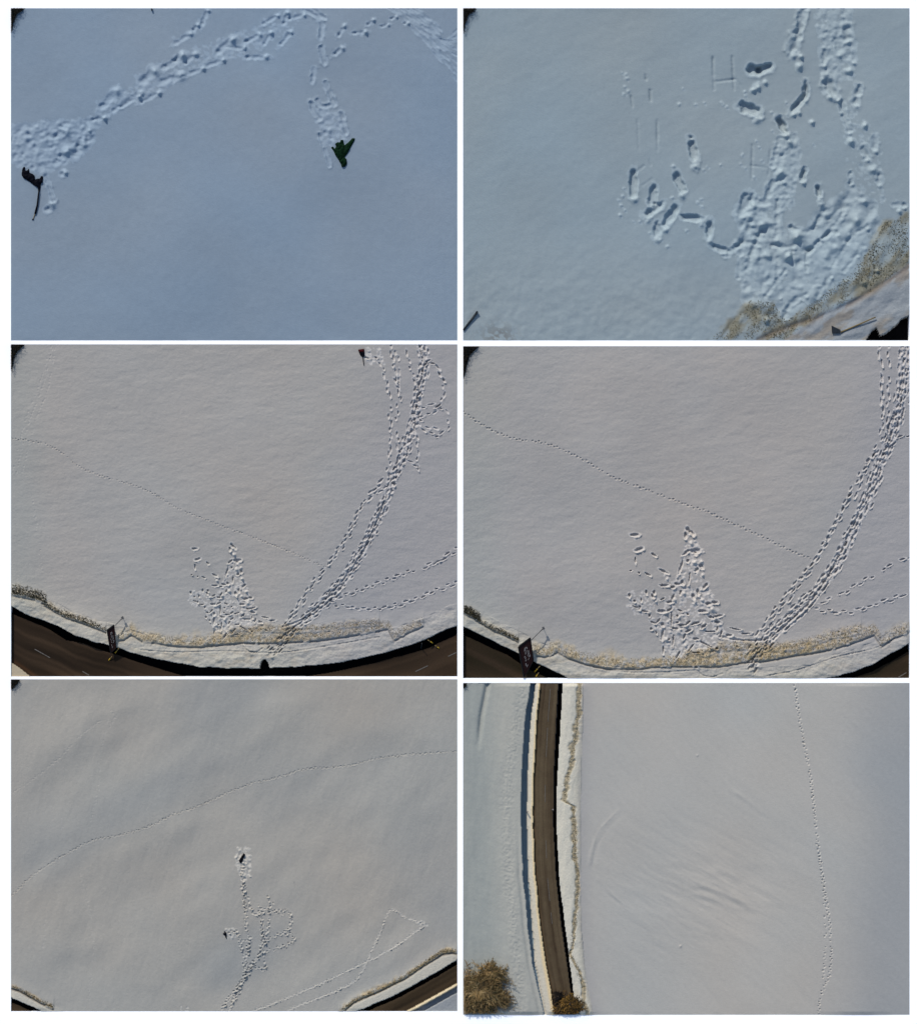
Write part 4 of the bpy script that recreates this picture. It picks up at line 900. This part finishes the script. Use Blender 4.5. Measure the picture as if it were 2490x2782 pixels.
t6.col = np.where(rd[..., None], C(58, 48, 38) * (1 - k) + C(86, 76, 62) * k, t6.col)
t6.mix(rd * sstep(9, 2, xz - rl) * .6, C(84, 60, 34))
dt = (xz >= blk_l) & (xz < br); t6.H = np.where(dt, -26, t6.H)  # added trench blackens the road side where the bank shadow lies
bk = (xz >= br) & (xz < rb)
q = (xz - br) / (rb - br)
t6.H = np.where(bk, 3 + 5 * np.sin(np.clip(q, 0, 1) * 3.14) + 1.1 * fbm(t6.X, t6.Y, 16, 4, 88, 2.5, 1.57), t6.H)
t6.mix(bk * sstep(1.0, .8, q) * .95, C(184, 183, 178)); t6.mix(bk * sstep(.55, 1, q) * .3, C(166, 160, 150))
dd = np.abs(xz - dl) ; wdd = np.interp(yz, [30, 300, 500, 800, 1000, 1060, 1110, 1345], [11, 12, 9, 9, 6, 4, 5, 8]) * (1 + .6 * vnoise(t6.X, t6.Y, 12, seed=89))
dm = sstep(1.4, .5, dd / np.maximum(wdd, .8)) * bk
t6.mix(dm * .72, C(140, 128, 102)); t6.H -= dm * 2.6 + 2 * dm * vnoise(t6.X, t6.Y, 5, seed=90)
fieldm = xz >= rb
t6.mix(fieldm * sstep(rb + 60, rb, xz) * .35, C(146, 146, 154))
t6.H += fieldm * (2.2 * np.exp(-(xz - rb) / 26))
t6.mix(sstep(1380, 1790, xz + .1 * yz - 60 + 60 * vnoise(t6.X, t6.Y, 200, seed=91)) * .6, C(128, 136, 148))  # bluish slope shade toward the right edge put into the colour
t6.H += 3.0 * sstep(1600, 1500, xz) * fieldm * 0 + fieldm * 3.5 * np.exp(-((xz - 1590) / 110) ** 2)
for pts, wd, dp in [([(900, 822), (980, 842), (1060, 870), (1130, 910), (1195, 952)], 11, 1.3), ([(1000, 762), (1060, 785), (1135, 832)], 12, 1.0), ([(900, 860), (980, 880), (1060, 905)], 12, .8), ([(720, 950), (770, 1030), (820, 1115)], 9, .9), ([(540, 792), (600, 860), (650, 905), (700, 950)], 7, .8),
                    ([(1060, 440), (1180, 525), (1240, 582)], 9, .7), ([(660, 520), (590, 590), (545, 660), (520, 780)], 6, .7), ([(780, 930), (850, 1010), (900, 1085)], 10, .7), ([(860, 960), (960, 1040)], 10, .6), ([(1180, 880), (1290, 935)], 10, .5),
                    ([(820, 740), (950, 770), (1060, 820)], 12, .6), ([(900, 1010), (1010, 1060)], 8, .5), ([(1090, 740), (1200, 770)], 12, .5)]:
    t6.ripple(t6.P(pts), wd * .75, dp * 1.5); t6.ripple([(a_ + 7, b_ + 15) for a_, b_ in t6.P(pts)], wd * .8, -dp * .8)
t6.foot[:] = 0
t6.trail(t6.P([(1335, 38), (1350, 150), (1370, 260), (1400, 420), (1415, 560), (1430, 690), (1450, 830), (1465, 920), (1475, 1010), (1480, 1100), (1470, 1200), (1440, 1270), (1430, 1348)]), 7, 5.2, 4.6, 3.0, 1.8, .7, rim=.3)
t6.trail(t6.P([(1425, 660), (1440, 780), (1455, 930), (1455, 1070), (1450, 1200)]), 9, 5, 4.4, 2.6, 1.8, .8, rim=.3, skip=.15)
wv = np.exp(-((xz - 980) / 380) ** 2 - ((yz - 850) / 260) ** 2)
t6.H += wv * 1.0 * fbm(t6.X, t6.Y, 22, 3, 95, 5.0, .52) + fieldm * .5 * fbm(t6.X, t6.Y, 30, 3, 96, 5.0, .9)
for q_ in ((950, 322, 4), (883, 1078, 5)): t6.heap(*t6.p(q_[0], q_[1]), q_[2], 2.5, 3, mark=False)
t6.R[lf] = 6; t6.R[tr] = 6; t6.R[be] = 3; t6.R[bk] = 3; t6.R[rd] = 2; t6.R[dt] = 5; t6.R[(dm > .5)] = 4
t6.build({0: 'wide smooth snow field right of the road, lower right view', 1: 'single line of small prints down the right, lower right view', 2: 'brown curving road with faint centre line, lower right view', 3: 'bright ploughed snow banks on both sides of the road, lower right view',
          4: 'ragged line of dead grass on the bank, lower right view', 5: 'black trench standing in for shadow between road and bank, lower right view', 6: 'bluish snow field left of the road, lower right view'}, {2: M_ROAD, 3: M_BANK, 4: M_BANK, 5: M_SHADE})
def f6():
    y = random.uniform(40, 1250); x = np.interp(y, [30, 150, 280, 370, 430, 500, 512, 525, 600, 700, 800, 900, 1000, 1080, 1110, 1180, 1240, 1345], [488, 482, 465, 450, 432, 424, 440, 460, 464, 466, 478, 476, 466, 456, 448, 482, 498, 512]) + random.gauss(0, 5)
    return t6.p(x, y)
grass(t6, f6, 1500, 1, 2.6, [C(150, 138, 105), C(118, 108, 80), C(90, 84, 62)], 'tan dead grass along the right bank of the road, lower right view')
for ya, yb_ in ((60, 190), (215, 330), (440, 510), (660, 730), (810, 900), (945, 990)):
    xa = np.interp([ya, (ya + yb_) / 2, yb_], yy, [372, 360, 350, 350, 358, 378, 400, 418, 430])
    lane(t6, t6.p(xa[0], ya), t6.p(xa[2], yb_), 1.4, 'faded centre line dash, part of the row down the curving road', -1.0)
for o in bpy.data.objects:
    if o.name.startswith('lane_marking') and 'part of the row' in o['label']: o['group'] = 'faded dashes of the curving road'
for (x, y), lab in (((276, 548), 'tiny pale marker post on the left snow wall of the curving road'), ((376, 539), 'tiny pale marker post at the right edge of the curving road')):
    e = empty('marker_post', W(*t6.p(x, y))); tag(e, lab, 'post')
    zz = t6.z_at(*t6.p(x, y))
    MB().tube([W(*t6.p(x, y), zz - 1), W(*t6.p(x + 3, y - 2), 14)], .014).build('shaft', M_STEEL, e)
    MB().tube([W(*t6.p(x + 3, y - 2), 14), W(*t6.p(x + 4, y - 3), 17)], .02).build('cap', M_LETTER, e)

# bare larches seen from above
def tree(name, t, cx, cy, R_, hz, n, label, box, tintset, squash=1.0, lean=(0, 0)):
    e = empty(name, W(cx, cy, 0)); tag(e, label, 'tree')
    x0, y0, x1, y1 = box; gz = 0
    MB().tube([W(cx, cy, gz - 2), W(cx + lean[0] * .5, cy + lean[1] * .5, hz * .5), W(cx + lean[0], cy + lean[1], hz)], .06, .012, 9).build('trunk', M_TRUNK, e, True)
    v = []; f = []; cc = []
    def clampp(x, y): return min(max(x, x0), x1), min(max(y, y0), y1)
    def prism(p, q, w0, w1, c):
        b = len(v); p = Vector(p); q = Vector(q); d = (q - p).normalized(); u = d.cross(Vector((random.gauss(0, .3), random.gauss(0, .3), 1)))
        if u.length < 1e-5: return
        u.normalize(); k = d.cross(u)
        for a in range(3):
            an = a * 2.094; v.append(tuple(p + (u * math.cos(an) + k * math.sin(an)) * w0)); cc.append(c)
        for a in range(3):
            an = a * 2.094; v.append(tuple(q + (u * math.cos(an) + k * math.sin(an)) * w1)); cc.append(c)
        for a in range(3): f.append((b + a, b + (a + 1) % 3, b + 3 + (a + 1) % 3, b + 3 + a))
    hcap = lambda y, z_: min(z_, 3 + .45 * max(0, y1 - y))
    for i in range(n):
        a = random.uniform(0, 6.283); hh = random.random() ** .8
        rr = R_ * (1 - .75 * hh) * random.uniform(.55, 1.12) * (1 + .18 * math.sin(3 * a + 1) + .1 * math.sin(7 * a))
        bx, by = cx + lean[0] * hh, cy + lean[1] * hh; bz = hz * (.15 + .8 * hh)
        ex, ey = bx + math.cos(a) * rr, by + math.sin(a) * rr * squash; ez = hcap(ey, bz + rr * random.uniform(-.1, .3)); bz = hcap(by, bz)
        c = tintset[random.randrange(len(tintset))] * random.uniform(.7, 1.25)
        sx, sy = clampp(bx, by); tx, ty = clampp(ex, ey)
        if abs(tx - ex) + abs(ty - ey) > R_ * .5: continue
        if i % 2 == 0: prism(W(sx, sy, bz), W(tx, ty, ez), .012, .004, c * .8)
        for k in range(9):
            q = random.uniform(.25, 1.0); px, py = bx + (ex - bx) * q, by + (ey - by) * q; pz = bz + (ez - bz) * q
            aa = a + random.choice((-1, 1)) * random.uniform(.3, 1.2); l = R_ * random.uniform(.06, .17)
            qx, qy = px + math.cos(aa) * l, py + math.sin(aa) * l
            if not (x0 < px < x1 and y0 < py < y1 and x0 < qx < x1 and y0 < qy < y1): continue
            prism(W(px, py, pz), W(qx, qy, pz + random.uniform(-.2, .4) * l), .009, .004, c * random.uniform(.7, 1.3))
    o = mesh_obj('crown', v, f, M_GRASS, e, cols=np.array(cc)); 
    for i in range(7):
        a = i * .9 + random.uniform(-.2, .2); rr = R_ * random.uniform(.7, 1.0); q = random.uniform(.15, .6)
        sx, sy = clampp(cx + lean[0] * q, cy + lean[1] * q); tx, ty = clampp(cx + lean[0] * q + math.cos(a) * rr, cy + lean[1] * q + math.sin(a) * rr * squash)
        MB().tube([W(sx, sy, hz * q), W((sx + tx) / 2, (sy + ty) / 2, min(hz * q + 4, 2 + .4 * (y1 - (sy + ty) / 2))), W(tx, ty, min(hz * q + 6, 2 + .4 * (y1 - ty)))], .02, .005, 6).build('limb', M_TRUNK, e, True)
    return e
TB = [C(118, 98, 68), C(132, 110, 76), C(104, 88, 62), C(146, 128, 96), C(112, 98, 66)]
r6 = (1259, 1857.5, 2467, 2755)
cx, cy = t6.p(66, 1300)
tree('larch_tree', t6, cx, cy, 98, 26, 950, 'large bare brown tree filling the bottom left corner, lower right view', r6, TB, 1.0, (14, -38))
cx, cy = t6.p(140, 1205)
tree('larch_tree', t6, cx, cy, 56, 24, 420, 'smaller bare brown tree above and right of the large one, lower right view', r6, TB, .9, (0, -22))
cx, cy = t6.p(165, 1285)
tree('larch_tree', t6, cx, cy, 46, 18, 360, 'low brown thicket on the road side of the large corner tree, lower right view', r6, TB, .8, (-6, -10))
cx, cy = t6.p(440, 1320)
tree('larch_tree', t6, cx, cy, 50, 24, 420, 'bare golden brown tree overhanging the bottom end of the road', r6, [C(128, 98, 48), C(110, 84, 44), C(90, 72, 46), C(62, 50, 36)], 1.0, (6, -14))
cx, cy = t6.p(400, 1275)
tree('dark_bush', t6, cx, cy, 24, 22, 150, 'small blackish bush on the road end beside the golden brown tree', r6, [C(30, 26, 24), C(40, 34, 28), C(24, 22, 24)], 1.0, (0, 0))

# dark camera blots in the upper left corners, built as small clumps
def blot(t, pts, label, n=500, h=14, fuzz=4):
    P_ = t.P(pts); x0, y0, x1, y1 = t.r
    e = empty('camera_blot', W(P_[0][0], P_[0][1], 0)); tag(e, label, 'blot')
    garment(t, 'crown', [(min(max(a, x0 + .5), x1), min(max(b_, y0 + .5), y1)) for a, b_ in P_], h * .5, mat_plain('black_green_blot', (.0015, .002, .0018), .9, .5, 20, .02), e, 21)  # base of the camera blot; no tree stands there
    v = []; f = []; cc = []
    xs = [q[0] for q in P_]; ys = [q[1] for q in P_]; k = 0
    while k < n:
        x = random.uniform(min(xs) - fuzz, max(xs) + fuzz); y = random.uniform(min(ys) - fuzz, max(ys) + fuzz)
        X = np.array([x]); Y = np.array([y]); d = dist_line(X, Y, P_, True)[0]; ins = in_poly(X, Y, P_)[0]
        if not ins and random.random() > math.exp(-d / (fuzz * .5)): continue
        k += 1
        a = random.uniform(0, 6.28); l = random.uniform(1.5, 4.5); z_ = random.uniform(3, h)
        qx, qy = min(max(x + math.cos(a) * l, x0 + 1), x1), min(max(y + math.sin(a) * l, y0 + 1), y1); x = max(x, x0 + 1); y = max(y, y0 + 1)
        b = len(v); v += [W(x - math.sin(a) * .9, y + math.cos(a) * .9, z_), W(x + math.sin(a) * .9, y - math.cos(a) * .9, z_), W(qx, qy, z_ + random.uniform(-1, 1))]
        f.append((b, b + 1, b + 2)); cc += [random.choice([C(10, 12, 14), C(18, 18, 14), C(34, 30, 18), C(14, 20, 26)])] * 3
    mesh_obj('blot_fringe', v, f, M_GRASS, e, cols=np.array(cc))
TOP = [(45, 34), (96, 34), (84, 46), (68, 56), (60, 72), (52, 100), (46, 128)]
blot(t1, TOP, 'black camera blot in the top left corner of the upper left view')
blot(t2, [(a - 19, b_) for a, b_ in TOP], 'black camera blot in the top left corner of the upper right view')
blot(t3, [(45, 23), (98, 23), (84, 38), (70, 50), (58, 70), (50, 110), (46, 128)], 'black camera blot in the top left corner of the middle left view')
blot(t4, [(26, 31), (88, 31), (66, 52), (52, 66), (42, 100), (32, 140), (26, 156)], 'black camera blot in the top left corner of the middle right view')
blot(t5, [(45, 24), (78, 24), (70, 40), (58, 52), (48, 62), (45, 62)], 'small dark camera blot in the top left corner of the lower left view', 260, 10, 3)
blot(t6, [(26, 38), (38, 38), (38, 52), (30, 56), (26, 56)], 'tiny dark camera blot in the top left corner of the lower right view', 60, 6, 1.5)
